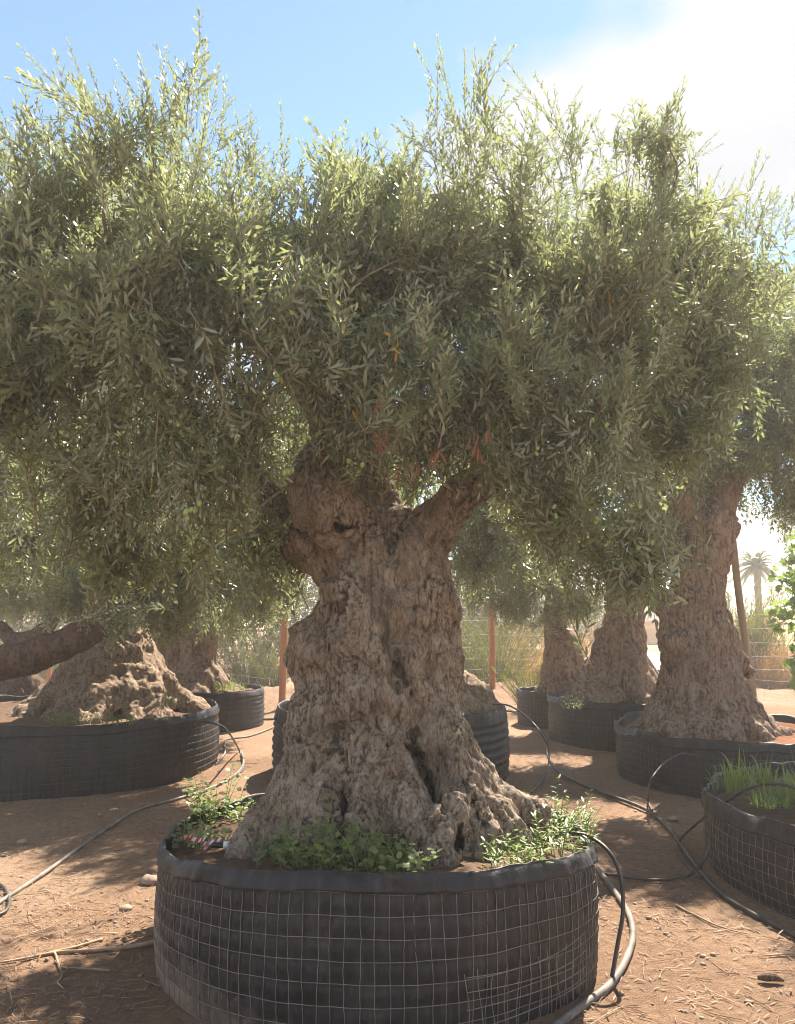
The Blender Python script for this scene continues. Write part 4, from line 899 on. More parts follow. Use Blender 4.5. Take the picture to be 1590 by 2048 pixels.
# left, with the wide root mound
other_tree('left', 'olive tree spreading from a wide sunlit root mound in the left pot', [
    [(225, 1420, 0, .40), (225, 1370, 0, .36), (228, 1335, 0, .29), (232, 1290, 0, .22), (236, 1240, 0, .20), (230, 1190, 0, .19)],
    [(262, 1300, -.1, .10), (270, 1340, -.15, .12), (300, 1395, -.3, .13)], [(200, 1310, -.1, .11), (185, 1360, -.25, .13), (150, 1410, -.5, .14)]],
    [(215, 1345, -.35, .10), (262, 1305, -.15, .10), (205, 1305, -.15, .10), (250, 1375, -.5, .10), (190, 1390, -.65, .10)],
    [((158, 1375, -.75), (160, 1365, -.6), .07, .05), ((238, 1352, -.6), (240, 1345, -.45), .07, .05), ((215, 1372, -.8), (212, 1366, -.7), .05, .04)],
    [[(230, 1200, 0, .17), (120, 1120, -.2, .1), (0, 1040, -.3, .05)], [(235, 1200, 0, .16), (350, 1100, 0, .1), (450, 1020, 0, .05)], [(230, 1190, 0, .15), (230, 1050, .2, .1), (200, 900, .3, .05)]],
    [LB(110, 1080, 7.3, (.9, .8, .55)), LB(250, 1180, 6.9, (.6, .6, .36)), LB(400, 1130, 7.3, (.7, .7, .55)), LB(330, 1230, 7.2, (.5, .5, .26)), LB(470, 1060, 7.8, (.8, .7, .6)), LB(60, 930, 7.8, (1.1, .9, .8)), LB(300, 960, 8.0, (1.2, .9, .8)), LB(30, 1120, 7.9, (.7, .7, .36)), LB(430, 1220, 8.0, (.5, .6, .34)), LB(500, 930, 8.2, (1.0, .8, .8)), LB(-120, 900, 7.6, (1.0, .9, .9)), LB(520, 1200, 8.0, (.45, .5, .3)), LB(10, 970, 6.6, (.6, .5, .5)), LB(150, 1010, 6.8, (.6, .5, .4)), LB(560, 1110, 8.4, (.5, .5, .4))],
    1550, MID, 8.0, h=.034, seed=6, m='root_mound', groove=.016, lump=.035, sub=True, mound=(.33, 1.30, .90, .54, 26, .11), avoid=lambda P: to_px(P)[1] < 1275)
# left back, several stems
other_tree('left_back', 'many-stemmed olive tree in shade behind the left root mound', [
    [(385, 1430, 0, .16), (392, 1385, 0, .15), (412, 1320, 0, .11), (420, 1240, 0, .10)], [(345, 1430, 0, .13), (345, 1320, 0, .095), (340, 1240, 0, .09)], [(312, 1430, 0, .13), (308, 1330, 0, .10), (300, 1250, 0, .09)], [(375, 1430, -.2, .12), (378, 1320, -.1, .085), (375, 1240, 0, .08)], [(420, 1375, -.1, .11), (445, 1405, -.2, .10)]],
    [], [], [[(420, 1250, 0, .1), (450, 1150, 0, .06), (480, 1050, 0, .04)], [(310, 1250, 0, .1), (280, 1150, 0, .06)]],
    [LB(400, 1190, 10.7, (1.1, .8, .5)), LB(500, 1180, 10.9, (.7, .7, .5)), LB(330, 1100, 11.2, (1.3, .9, .7)), LB(520, 1080, 11.2, (1.0, .8, .7)), LB(440, 1250, 10.6, (.5, .5, .22)), LB(545, 1200, 10.2, (.5, .5, .38), 1.6), LB(590, 1140, 9.8, (.45, .5, .4), 1.4)],
    680, MID, 10.9, seed=7, mound=(.35, .75, .60, .44, 11, .09))
# far left small forked tree
other_tree('left_far', 'small forked olive tree at the far left edge with sunlit grey crown', [
    [(30, 1400, 0, .16), (38, 1350, 0, .12), (45, 1310, 0, .10), (55, 1285, 0, .09), (90, 1260, 0, .06), (105, 1235, 0, .045)], [(48, 1300, 0, .09), (20, 1275, 0, .06), (-10, 1250, 0, .05)]],
    [(60, 1385, .1, .22), (-10, 1370, 0, .25), (20, 1400, -.1, .2)], [], [[(100, 1240, 0, .05), (120, 1180, 0, .03)]],
    [LB(70, 1190, 10.5, (.85, .7, .5)), LB(10, 1160, 10.8, (.8, .7, .55)), LB(150, 1180, 10.9, (.7, .6, .5)), LB(60, 1090, 11, (1.0, .8, .6))],
    560, MID, 10.6, seed=8, m='dark_bark')
# leaning trunk at left: rooted outside the frame
other_tree('lean', 'dark leaning olive trunk with sawn stubs reaching in from the left edge', [
    [(-380, 1560, 0, .32), (-300, 1440, 0, .24), (-180, 1370, 0, .15), (-60, 1337, 0, .13), (40, 1318, 0, .11), (110, 1295, 0, .095), (185, 1262, 0, .08), (250, 1215, .1, .065), (310, 1150, .2, .06)]],
    [(20, 1325, -.105, .028), (68, 1322, -.10, .028)], [], [[(250, 1215, .1, .07), (330, 1120, .3, .045), (380, 1040, .4, .03)]],
    [LB(330, 1130, 6.9, (.5, .5, .4)), LB(230, 1090, 6.8, (.5, .5, .4)), LB(140, 1180, 6.7, (.4, .4, .28)), LB(240, 1230, 6.4, (.3, .3, .18))],
    300, MID, 6.6, h=.022, seed=9, m='dark_bark', groove=.01, lump=.015, sub=False)

# ------------------------------------------------------------------ small plants
def clump(name, label, cat, base, rad, hgt, n, kind, m_, group=None, seed=0, lean=None, slope=None):
    r = np.random.default_rng(seed); mb = MB(); base = np.asarray(base, float)
    for q in range(int(n * (.55 if kind == 'round' else .8))):
        a = r.random() * 6.283; d = rad * math.sqrt(r.random()); p = np.array([d * math.cos(a), d * math.sin(a) * .8, 0]);
        if slope is not None: p[2] = slope[0] * p[0] + slope[1] * p[1]
        hh = hgt * (r.uniform(.3, .8) if r.random() < .8 else r.uniform(.8, 1.35)) * (1 - .4 * (d / rad) ** 2)
        out = nrm(np.array([math.cos(a), math.sin(a), 0]) + r.normal(size=3) * .5)
        if kind == 'grass':
            L = hh; t_ = np.linspace(0, 1, 6)[:, None]; k_ = r.uniform(.2, 1.7) if r.random() < .6 else r.uniform(.1, .5); C = p + np.array([0, 0, 1.0]) * L * (t_ - .35 * k_ * t_ ** 2.5) + out * [1, 1, 0] * L * .6 * k_ * t_ ** 2
            s_ = nrm(np.cross(out, [0, 0, 1.0])); w_ = .0045 * np.array([.8, 1, 1, .8, .5, .05])[:, None] * r.uniform(.7, 1.4)
            Vv = np.concatenate([C - s_ * w_, C + s_ * w_]); Ff = np.array([[i, i + 1, i + 7, i + 6] for i in range(5)]); mb.add(Vv, Ff, 0, r.random()); continue
        t_ = np.linspace(0, 1, 5)[:, None]; C = p + np.array([0, 0, hh]) * t_ + out * [1, 1, .1] * hh * .5 * t_ ** 2
        mb.add(*tube(C, np.linspace(.0022, .001, 5), 3, False), 0, .9)
        nl = max(4, int(hh / .017))
        for w_ in range(nl):
            u_ = (w_ + r.random()) / nl; pp = p + np.array([0, 0, hh]) * u_ + out * [1, 1, .1] * hh * .5 * u_ ** 2
            an = r.random() * 6.283; dd = nrm([math.cos(an), math.sin(an), r.uniform(-.1, .7)])
            if kind == 'lance': Vv, Ff = leaf_fan(pp, dd, [0, 0, 1.0], r.uniform(.025, .05), .010, False, .1)
            else:
                L = r.uniform(.018, .036); Vv, Ff = leaf_fan(pp + dd * .008, dd, nrm([0, 0, 1.0] + r.normal(size=3) * .3), L, L * .95, False, .1)
            mb.add(Vv, Ff, 0, r.random())
    o = link(name, mb.mesh(name, False), M[m_], None, base); return tag(o, label, cat, group)
G_W = 'weeds in the pots'
def pot_z(key, px, py, z): return gnd(px, py, z)
for q, (px, py, z, rad, hgt, n, kind, lab) in enumerate([
    (445, 1640, .42, .16, .26, 85, 'round', 'dense green clover-like weed clump at the back left of the central pot'),
    (400, 1690, .44, .12, .15, 50, 'round', 'low round-leaved weeds behind the red and white tape'),
    (555, 1725, .49, .15, .15, 60, 'round', 'leafy weed clump beside the white bottle cap'),
    (640, 1732, .52, .16, .22, 75, 'round', 'tall green weed clump with upright stem in front of the trunk cleft'),
    (720, 1738, .53, .15, .17, 70, 'round', 'round-leaved weeds at the foot of the middle root'),
    (800, 1742, .54, .13, .11, 50, 'round', 'low creeping weeds at the front centre of the pot rim'),
    (1030, 1730, .51, .12, .12, 46, 'lance', 'grey-green narrow-leaved weeds near the front right rim'),
    (1090, 1705, .48, .15, .17, 60, 'lance', 'shaded weeds under the black hose loop in the central pot'),
    (1120, 1660, .45, .17, .18, 90, 'lance', 'sunlit yellow-green weeds at the back right of the central pot'),
    (1165, 1690, .45, .06, .12, 18, 'lance', 'small weed poking over the right edge of the central pot'),
    (590, 1640, .60, .04, .09, 10, 'round', 'thin sprig on the left root of the central tree')]):
    clump('weed_clump', lab, 'weed', pot_z('main', px, py, z), rad, hgt, n, kind, 'weed_leaf' if kind == 'round' else 'grass_leaf', G_W, 700 + q)
for q, (px, py, Yd, rad, hgt, n, kind, lab) in enumerate([
    (150, 1440, 6.85, .20, .16, 70, 'lance', 'sunlit weeds at the front of the left root mound'), (235, 1440, 6.75, .16, .10, 50, 'lance', 'low bright weeds along the left pot rim'), (330, 1405, 7.0, .12, .10, 30, 'lance', 'small weeds high on the left root mound'),
    (460, 1375, 10.4, .22, .26, 90, 'grass', 'bright grass tuft in the small pot behind left'), (1150, 1412, 9.1, .16, .12, 50, 'lance', 'yellow-green weeds at the left rim of the middle right pot'),
    (1545, 1512, 6.5, .10, .18, 26, 'grass', 'thin grass on the rim of the thick-trunked olive pot')]):
    p = at(px, py, Yd); clump('weed_clump', lab, 'weed', p - [0, 0, .03], rad, hgt, n, kind, 'grass_leaf', G_W, 760 + q)
for q, (x, y, rad, hgt, n, lab) in enumerate([(2.02, 4.92, .13, .36, 80, 'tall arching grass at the left corner of the near right pot'), (2.18, 4.68, .16, .16, 110, 'short grass in the middle of the near right pot soil'), (2.24, 4.42, .12, .26, 90, 'upright grass tuft at the right edge of the frame'), (2.06, 4.52, .11, .11, 90, 'sparse low grass by the near right pot rim'), (2.28, 5.12, .18, .22, 100, 'grass at the back of the near right pot'), (2.42, 4.85, .15, .30, 80, 'tall grass touching the frame edge in the near right pot')]):
    clump('grass_tuft', lab, 'grass', (x, y, .42), rad, hgt, n, 'grass', 'grass_leaf', 'grass in the near right pot', 790 + q)

# red and white tape with a bottle lying in the central pot
p0 = gnd(418, 1700, .47); mb = MB()
for k in range(4):
    r = np.random.default_rng(k); a = np.linspace(0, 4 + 2 * r.random(), 26); c = np.array([r.normal() * .03, r.normal() * .015, .015 + .012 * k])
    C = c + np.stack([.036 * np.cos(a) * r.uniform(.6, 1.2), .02 * np.sin(a), .016 * np.sin(a * 1.3 + k) + .01], 1); wv = np.array([.006, .004, .010])
    Vv = np.concatenate([C - wv, C + wv]); Ff = np.array([[i, i + 1, i + 27, i + 26] for i in range(25)]); mb.add(Vv, Ff, 0, np.concatenate([a, a]) / 6.0)
tp = link('warning_tape', mb.mesh('warning_tape'), M['tape'], None, p0); tp.scale = (.75, .75, .75); tag(tp, 'crumpled red and white striped tape on the soil of the central pot', 'tape')
p1 = gnd(462, 1702, .47); bt = thing('bottle', 'short dark tube with white cap lying beside the striped tape', 'bottle', p1)
prof = [(.0, .010), (.005, .0125), (.03, .0125), (.05, .0115)]; C = np.array([[-.082 + s_, 0, .024] for s_, _ in prof]); link('bottle_body', mesh_np('bottle_body', *tube(C, [r_ for _, r_ in prof], 14)), M['bottle'], bt)
link('cap', mesh_np('cap', *tube([[-.032, 0, .024], [-.03, 0, .024], [-.004, 0, .024], [-.002, 0, .024]], [.012, .0155, .0155, .013], 16)), M['white_plastic'], bt)

# ------------------------------------------------------------------ hoses
def hose(label, pts, rad, m_='hose', name='irrigation_hose', sides=8):
    C = catmull(np.array(pts, float), 9)
    o = link(name, mesh_np(name, *tube(C, rad, sides)), M[m_]); return tag(o, label, 'hose', 'irrigation hoses')
def G(px, py, z=.012):
    p = gnd(px, py, z); p[2] = z + max(0, gh(p[0], p[1])); return p
hose('dusty thick hose running along the ground across the left side', [G(-60, 1845), G(0, 1805), G(90, 1745), G(190, 1675), G(270, 1625), G(350, 1600), G(420, 1580), G(465, 1556), G(486, 1530), G(484, 1505)], .012, 'hose_dusty')
hose('black hose looping from the left pot rim down to the ground', [at(400, 1442, 7.2), at(432, 1448, 7.1), at(455, 1462, 7.0), G(478, 1500), G(487, 1535), G(470, 1552)], .009)
hose('thin pale pipe wandering behind the left pot towards the fence', [G(432, 1530), G(450, 1505), G(452, 1480), G(500, 1472), G(560, 1450)], .010, 'hose_dusty')
hose('short black hose end curling in from the left edge', [G(-30, 1760), G(5, 1775), G(18, 1800), G(10, 1825), G(-30, 1840)], .009)
hose('black hose arching over the right rim of the central pot to the ground', [at(1100, 1672, 3.75), at(1140, 1666, 3.7), at(1175, 1672, 3.65), at(1215, 1700, 3.55), at(1240, 1750, 3.5), at(1246, 1820, 3.45), at(1235, 1890, 3.42), G(1224, 1955, .02)], .0085)
hose('thick grey hose curving round the right side of the central pot', [G(1195, 1738), G(1225, 1778), G(1255, 1825), G(1266, 1865), G(1256, 1910), G(1224, 1965), G(1175, 2005), G(1118, 2050), G(1060, 2095)], .015, 'hose_dusty')
hose('long black supply hose crossing the yard between the right pots', [G(1018, 1420), G(1060, 1442), G(1090, 1475), G(1096, 1510), G(1120, 1545), G(1190, 1580), G(1290, 1618), G(1340, 1660), G(1390, 1730), G(1440, 1785), G(1500, 1825), G(1600, 1875)], .014)
hose('thin black hose dropping from the ribbed pot behind the central trunk', [at(985, 1408, 7.2), at(1020, 1412, 7.0), at(1060, 1440, 6.9), at(1090, 1480, 6.8), G(1098, 1520), G(1085, 1560), G(1062, 1585)], .008)
hose('thin hose bowing from the thick-trunked olive pot to the supply hose', [at(1390, 1512, 6.45), at(1360, 1508, 6.35), at(1325, 1530, 6.2), at(1300, 1565, 6.05), G(1296, 1600), G(1305, 1622)], .008)
hose('black hose arching out of the near right pot towards the supply hose', [at(1610, 1585, 4.5), at(1560, 1568, 4.6), at(1500, 1576, 4.75), at(1440, 1612, 4.9), at(1390, 1650, 4.95), G(1358, 1685), G(1366, 1720), G(1400, 1755)], .008)
hose('thin black hose sagging between the central pot and near right pot', [G(1195, 1745), G(1260, 1755), G(1320, 1760), G(1375, 1752), at(1405, 1725, 4.5), at(1420, 1690, 4.5)], .008)
hose('black pipe lying along the bank behind the left pots', [G(490, 1442), G(530, 1441), G(575, 1440)], .016)
hose('black pipe lying in the gap between the ribbed pot and far right pots', [G(1005, 1422), G(1045, 1424), G(1080, 1428)], .016)

# ------------------------------------------------------------------ litter, pebbles, roots on the ground
r2 = np.random.default_rng(33)
def ok_ground(x, y, m_=.02):
    ok = np.ones(len(x), bool)
    for (cx, cy, Rp) in POTS.values(): ok &= np.hypot(x - cx, y - cy) > Rp + m_
    return ok
n = 46000; yy = 1.6 + 9.5 * r2.random(n) ** 1.5; xx = r2.uniform(-.68, .68, n) * (yy + .6)
den = fbm(np.stack([xx * .9, yy * .9, 0 * xx], 1), 3); k_ = ok_ground(xx, yy) & (r2.random(n) < np.clip(.45 + 2.2 * den, .04, 1)); xx, yy = xx[k_], yy[k_]
base_leaf, base_f = leaf_fan(np.zeros(3), [1, 0, 0], [0, 0, 1.0], .05, .0075, False, .10)
n = len(xx); an = r2.random(n) * 6.283; ca, sa = np.cos(an), np.sin(an); S = r2.uniform(.3, 1.05, n); tl_ = r2.normal(size=n) * .30
lx = base_leaf[None, :, 0] * S[:, None]; ly = base_leaf[None, :, 1] * S[:, None]; lz = base_leaf[None, :, 2] * S[:, None] + lx * tl_[:, None] * .6
Vv = np.stack([xx[:, None] + lx * ca[:, None] - ly * sa[:, None], yy[:, None] + lx * sa[:, None] + ly * ca[:, None], lz + np.abs(tl_)[:, None] * .012 + .004 + ground_h(xx, yy)[:, None]], -1).reshape(-1, 3)
Ff = (base_f[None] + (np.arange(n) * len(base_leaf))[:, None, None]).reshape(-1, 3)
lit = link('fallen_leaves', mesh_np('fallen_leaves', Vv, Ff, False, {'rnd': np.repeat(r2.random(n), len(base_leaf))}), M['litter_leaf']); tag(lit, 'dry fallen olive leaves scattered over the yard', 'leaves', kind='stuff')
n = 3000; yy = 1.7 + 9 * r2.random(n) ** 1.6; xx = r2.uniform(-.66, .66, n) * (yy + .6); k_ = ok_ground(xx, yy); xx, yy = xx[k_], yy[k_]; n = len(xx)
ico = np.array([[0, 0, 1], [.9, 0, .25], [.28, .85, .25], [-.72, .53, .25], [-.72, -.53, .25], [.28, -.85, .25], [.6, .4, -.5], [-.5, .5, -.5], [0, -.7, -.5]]); icf = np.array([[0, 1, 2], [0, 2, 3], [0, 3, 4], [0, 4, 5], [0, 5, 1], [1, 6, 2], [2, 7, 3], [2, 6, 7], [3, 7, 4], [4, 8, 5], [4, 7, 8], [5, 8, 1], [1, 8, 6]])
S = .003 + .014 * r2.random(n) ** 4; an = r2.random(n) * 6.28; st_ = r2.uniform(.6, 1.5, n)
bx = ico[None, :, 0] * st_[:, None]; by = ico[None, :, 1] + 0 * bx
Vv = np.stack([xx[:, None] + S[:, None] * (bx * np.cos(an)[:, None] - by * np.sin(an)[:, None]), yy[:, None] + S[:, None] * (bx * np.sin(an)[:, None] + by * np.cos(an)[:, None]), ground_h(xx, yy)[:, None] + S[:, None] * (ico[None, :, 2] * .6 + .15)], -1).reshape(-1, 3)
pb = link('pebbles', mesh_np('pebbles', Vv, (icf[None] + (np.arange(n) * 9)[:, None, None]).reshape(-1, 3), True), M['pebble']); tag(pb, 'small pale pebbles strewn on the earth', 'pebbles', kind='stuff')
# twigs / fine straw
mb = MB()
for q in range(2600):
    y = 1.7 + 6.5 * r2.random() ** 1.5; x = r2.uniform(-.62, .62) * (y + .5)
    if not ok_ground(np.array([x]), np.array([y]))[0]: continue
    L = r2.uniform(.03, .17) * (1 if r2.random() < .8 else 1.6); a = r2.random() * 6.28; t_ = np.linspace(-.5, .5, 5); cv_ = r2.normal() * .12
    C = np.stack([x + L * t_ * math.cos(a) - cv_ * L * t_ ** 2 * 2 * math.sin(a), y + L * t_ * math.sin(a) + cv_ * L * t_ ** 2 * 2 * math.cos(a), ground_h(x + L * t_ * math.cos(a), y + L * t_ * math.sin(a)) + .005 + .004 * r2.random()], 1)
    mb.add(*tube(C, r2.uniform(.0008, .0022), 3, False))
tg = link('dry_twigs', mb.mesh('dry_twigs'), M['straw']); tag(tg, 'dry twigs and straw littering the earth', 'twigs', kind='stuff')
def root_on_ground(label, pts, rad):
    P = np.array([G(*p_, .008) for p_ in pts]); C = catmull(P, 7); C[:, :2] += .006 * np.stack([perlin(C * 14), perlin(C * 14 + 9)], 1)
    o = link('dead_root', mesh_np('dead_root', *tube(C, np.linspace(rad, rad * .35, len(C)), 6)), M['straw']); tag(o, label, 'root', 'bare dead roots on the ground')
root_on_ground('longest pale dead root reaching the left side of the central pot', [(312, 1886), (260, 1897), (200, 1902), (110, 1908), (40, 1922), (-20, 1930)], .011)
root_on_ground('second pale root forking above the longest one', [(205, 1880), (160, 1893), (110, 1905), (60, 1918)], .008)
root_on_ground('thin root hooking downward from the longest dead root', [(108, 1908), (118, 1932), (124, 1952), (115, 1968), (128, 1978)], .006)
root_on_ground('thin straight root below the longest dead root', [(222, 1942), (170, 1940), (125, 1936)], .006)
root_on_ground('thin stick lying in the sunlit patch beside the right hose', [(1350, 1810), (1400, 1838), (1450, 1857), (1500, 1870)], .006)
root_on_ground('pale thin stick at the lower right edge', [(1600, 1908), (1560, 1909), (1515, 1912)], .006)
p = gnd(1540, 1962, .01); o = link('bark_chip', mesh_np('bark_chip', *tube([[-.045, .01, .008], [-.02, .0, .014], [.02, -.005, .014], [.05, -.012, .006]], [.008, .016, .014, .004], 8)), M['dark_bark'], None, p); tag(o, 'dark bark chip lying at the lower right corner', 'bark')
# stones big enough to be picked out
for q, (px, py, s, lab) in enumerate([(300, 1768, .05, 'rounded brown stone against the left side of the central pot'), (250, 1823, .028, 'small white stone left of the central pot'), (1345, 1640, .035, 'pale stone beside the long supply hose'), (45, 1686, .03, 'pale stone in the sunny patch at left'), (1475, 1540, .03, 'stone near the thick-trunked olive pot')]):
    r = np.random.default_rng(q); u = np.linspace(0, math.pi, 7); v = np.linspace(0, 2 * math.pi, 11)[:-1]
    SV = np.array([[math.sin(a) * math.cos(b) * 1.2, math.sin(a) * math.sin(b), math.cos(a) * .6] for a in u for b in v]); SV = SV * s * (1 + .25 * fbm(SV * 1.5 + q * 5, 2))[:, None]
    SF = np.array([[i * 10 + j, (i + 1) * 10 + j, (i + 1) * 10 + (j + 1) % 10, i * 10 + (j + 1) % 10] for i in range(6) for j in range(10)])
    pp = G(px, py, 0); pp[2] += s * .25; o = link('stone', mesh_np('stone', SV, SF), M['pebble'], None, pp); tag(o, lab, 'stone', 'stones on the yard')

# ------------------------------------------------------------------ stakes and fence
def pole(P0, P1, r0, r1_, seed=0, sides=10):
    t_ = np.linspace(0, 1, 9)[:, None]; C = P0 * (1 - t_) + P1 * t_; C = C + .012 * np.stack([perlin(C * 1.2 + seed), perlin(C * 1.2 + 9 + seed), 0 * C[:, 0]], 1)
    return tube(C, np.linspace(r0, r1_, 9), sides)
for (a, b, ya, yb, rr, lab) in [((1508, 1420), (1452, 980), 8.6, 8.35, .042, 'tall weathered round stake beside the thick right trunk'), ((1340, 1395), (1275, 1290), 10.6, 10.9, .05, 'slanted stake right of the straight trunk'), ((1140, 1360), (1222, 1265), 11.6, 12.4, .05, 'slanted stake between the two far right olives')]:
    P0, P1 = at(*a, ya), at(*b, yb); P0 = P0 + (P0 - P1) * .12
    o = link('wooden_stake', mesh_np('wooden_stake', *pole(P0, P1, rr, rr * .85)), M['stake']); tag(o, lab, 'stake', 'wooden support stakes')
fence = thing('wire_fence', 'wire fence on orange round posts running along the back of the yard', 'fence', (0, 13, 0))
FP = [np.array([-12.5, 17.5]), gnd(95, 1378)[:2], gnd(563, 1424)[:2], gnd(985, 1402)[:2], np.array([5.2, 13.4]), np.array([7.6, 12.6]), np.array([10.5, 11.6])]
FP[1] = FP[1] * (15.0 / FP[1][1]) if FP[1][1] > 15 else FP[1]
fl = np.array(fence.location)
for q, p in enumerate(FP):
    z = gh(*p); thin = q in (4, 5, 6); V_, F_ = pole(np.array([p[0], p[1], z - .1]), np.array([p[0] + .03, p[1], z + 1.85]), .03 if thin else .055, .028 if thin else .05, q)
    link('post', mesh_np('post', V_ - fl, F_), M['stake'] if thin else M['post'], fence)
mb = MB()
for q in range(len(FP) - 1):
    a, b = FP[q], FP[q + 1]; L = np.linalg.norm(b - a); nn = int(L / .3)
    for z in (.12, .28, .44, .62, .82, 1.04, 1.28, 1.5):
        t_ = np.linspace(0, 1, 14)[:, None]; C2_ = a * (1 - t_) + b * t_; C = np.concatenate([C2_, (ground_h(C2_[:, 0], C2_[:, 1]) * .5 + z - .02 * np.sin(t_[:, 0] * math.pi) + .01 * np.sin(t_[:, 0] * 17 + z * 9))[:, None]], 1); mb.add(*tube(C - fl - [0, .06, 0], .0022, 3, False))
    for k in range(nn):
        p_ = a + (b - a) * (k + .5) / nn; C = np.array([[p_[0], p_[1], .1], [p_[0] + .01, p_[1], .8], [p_[0], p_[1], 1.5]]); mb.add(*tube(C - fl - [0, .06, 0], .002, 3, False))
w = link('wire_netting', mb.mesh('wire_netting'), M['fence_wire'], fence); w['kind'] = 'stuff'

# ------------------------------------------------------------------ beyond the fence
rd = np.array([[14, 15.5], [9.5, 18.2], [8.6, 22], [8.0, 27], [7.2, 34], [4, 46], [-6, 60]]); C = catmull(rd, 10); T = nrm(np.gradient(C, axis=0)); nn = np.stack([-T[:, 1], T[:, 0]], 1); Vl = np.concatenate([C + nn * 1.9, C - nn * 1.9]); k = len(C)
Vz = np.concatenate([Vl, np.full((len(Vl), 1), .10)], 1); Ff = np.array([[i, i + 1, i + k + 1, i + k] for i in range(k - 1)])
o = link('road', mesh_np('road', Vz, Ff), M['road']); tag(o, 'pale dusty road beyond the fence', 'road', kind='structure')
Vv = np.array([[4, 44, .05], [60, 34, .05], [80, 80, 1.6], [0, 90, 1.6]]); o = link('field', mesh_np('field', Vv, np.array([[0, 1, 2, 3]])), M['ochre']); tag(o, 'ochre dry field bank beyond the road', 'field', kind='structure')
# shed with corrugated wall
shed = thing('metal_shed', 'pale grey corrugated metal shed in the distance beyond the road', 'building', at(1300, 1250, 75) * [1, 1, 0])
cols = 260; xs_ = np.linspace(-16, 2, cols); zz_ = np.array([0, 3.3]); Vv = np.array([[x, .06 * (k % 2), z] for z in zz_ for k, x in enumerate(xs_)]); Ff = np.array([[i, i + 1, i + 1 + cols, i + cols] for i in range(cols - 1)])
o = link('corrugated_wall', mesh_np('corrugated_wall', Vv + [0, 0, .8], Ff, False), M['shed'], shed)
def boxv(x0, x1, y0, y1, z0, z1): return np.array([[x, y, z] for x in (x0, x1) for y in (y0, y1) for z in (z0, z1)]), np.array([[0, 1, 3, 2], [4, 6, 7, 5], [0, 4, 5, 1], [2, 3, 7, 6], [0, 2, 6, 4], [1, 5, 7, 3]])
link('plinth', mesh_np('plinth', *boxv(-16.2, 2.2, -.15, 12, -.5, .85), smooth=False), M['concrete'], shed)
Vr = np.array([[-16.4, -.4, 4.1], [2.4, -.4, 4.1], [2.4, 6, 4.9], [-16.4, 6, 4.9], [2.4, 12.4, 4.1], [-16.4, 12.4, 4.1]]); link('roof', mesh_np('roof', Vr, np.array([[0, 1, 2, 3], [3, 2, 4, 5]]), False), M['shed'], shed)
# low ochre wall before the shed
wp = at(1310, 1288, 42); wl_ = link('ochre_wall', mesh_np('ochre_wall', *boxv(-9, 1.0, -.15, .15, -.2, 1.25), smooth=False), M['ochre'], None, (wp[0], 43, 0)); tag(wl_, 'long low ochre boundary wall below the shed', 'wall')

def many_leaves(P, D, U, L, Wd):
    D = nrm(D); Sd = nrm(np.cross(D, U)); V = np.stack([P, P + D * (L * .5)[:, None] + Sd * (Wd * .5)[:, None], P + D * L[:, None], P + D * (L * .5)[:, None] - Sd * (Wd * .5)[:, None]], 1)
    F_ = np.array([[0, 1, 2], [0, 2, 3]])[None] + (np.arange(len(P)) * 4)[:, None, None]; return V.reshape(-1, 3), F_.reshape(-1, 3)
def bush(name, label, cat, base, rad, hgt, n, m_, seed, kind='feather', group='shrubs beyond the fence', leafL=.09):
    r = np.random.default_rng(seed); mb = MB(); base = np.asarray(base, float); P, D = [], []
    if kind == 'feather':
        for q in range(n):
            a = r.random() * 6.283; lean = r.random() ** .7; o_ = np.array([math.cos(a), math.sin(a), 0]); d = nrm(o_ * lean * rad / hgt * 1.1 + [0, 0, 1.0]); L = hgt * r.uniform(.55, 1.08); p = o_ * rad * .35 * r.random()
            t_ = np.linspace(0, 1, 4)[:, None]; b_ = (o_ - [0, 0, .4]) * L * .14; C = p + d * L * t_ + b_ * t_ ** 2
            mb.add(*tube(C, np.linspace(.006, .002, 4), 3, False), 0, .6)
            u_ = (.15 + .85 * r.random(int(L / .05)))[:, None]; P.append(p + d * L * u_ + b_ * u_ ** 2); D.append(d + r.normal(size=(len(u_), 3)) * .45)
        P = np.concatenate(P); D = np.concatenate(D); wd = np.full(len(P), .014)
    else:
        P = nrm(r.normal(size=(n, 3))); q = .5 + .5 * r.random(n) ** .5; q *= .8 + .4 * fbm(P * 2 + seed, 2); P = P * q[:, None] * [rad, rad, hgt * .55] + [0, 0, hgt * .5]; P[:, 2] = np.abs(P[:, 2])
        P = np.repeat(P, 4, 0) + r.normal(size=(n * 4, 3)) * .05; D = r.normal(size=P.shape) + [0, 0, .5]; wd = np.full(len(P), leafL * .36)
    k = len(P); V_, F_ = many_leaves(P, D, r.normal(size=(k, 3)), leafL * r.uniform(.7, 1.4, k), wd); mb.add(V_, F_, 0, np.repeat(r.random(k), 4))
    o = link(name, mb.mesh(name, False), M[m_], None, base); return tag(o, label, cat, group)
def gz(px, Y): p = at(px, 1300, Y); return np.array([p[0], Y, max(gh(p[0], Y) - .03, -.05)])
bush('broom_shrub', 'yellow-green feathery broom beside the orange post right of the trunk', 'shrub', gz(990, 16.3), 1.1, 1.55, 190, 'scrub_leaf', 1)
bush('broom_shrub', 'taller yellowish broom directly right of the central trunk', 'shrub', gz(930, 17.5), 1.0, 1.9, 170, 'scrub_leaf', 2)
bush('broom_shrub', 'small yellow-green shrub in front of the fence by the far right pot', 'shrub', gz(1068, 12.3), .55, .85, 120, 'scrub_leaf', 3)
bush('broom_shrub', 'grey-green scrub behind the fence left of the trunk', 'shrub', gz(500, 16.6), 1.2, 1.6, 180, 'grey_scrub_leaf', 4)
bush('broom_shrub', 'pale grass-like shrub between left pots and orange post', 'shrub', gz(545, 15.6), .5, 1.0, 110, 'scrub_leaf', 5)
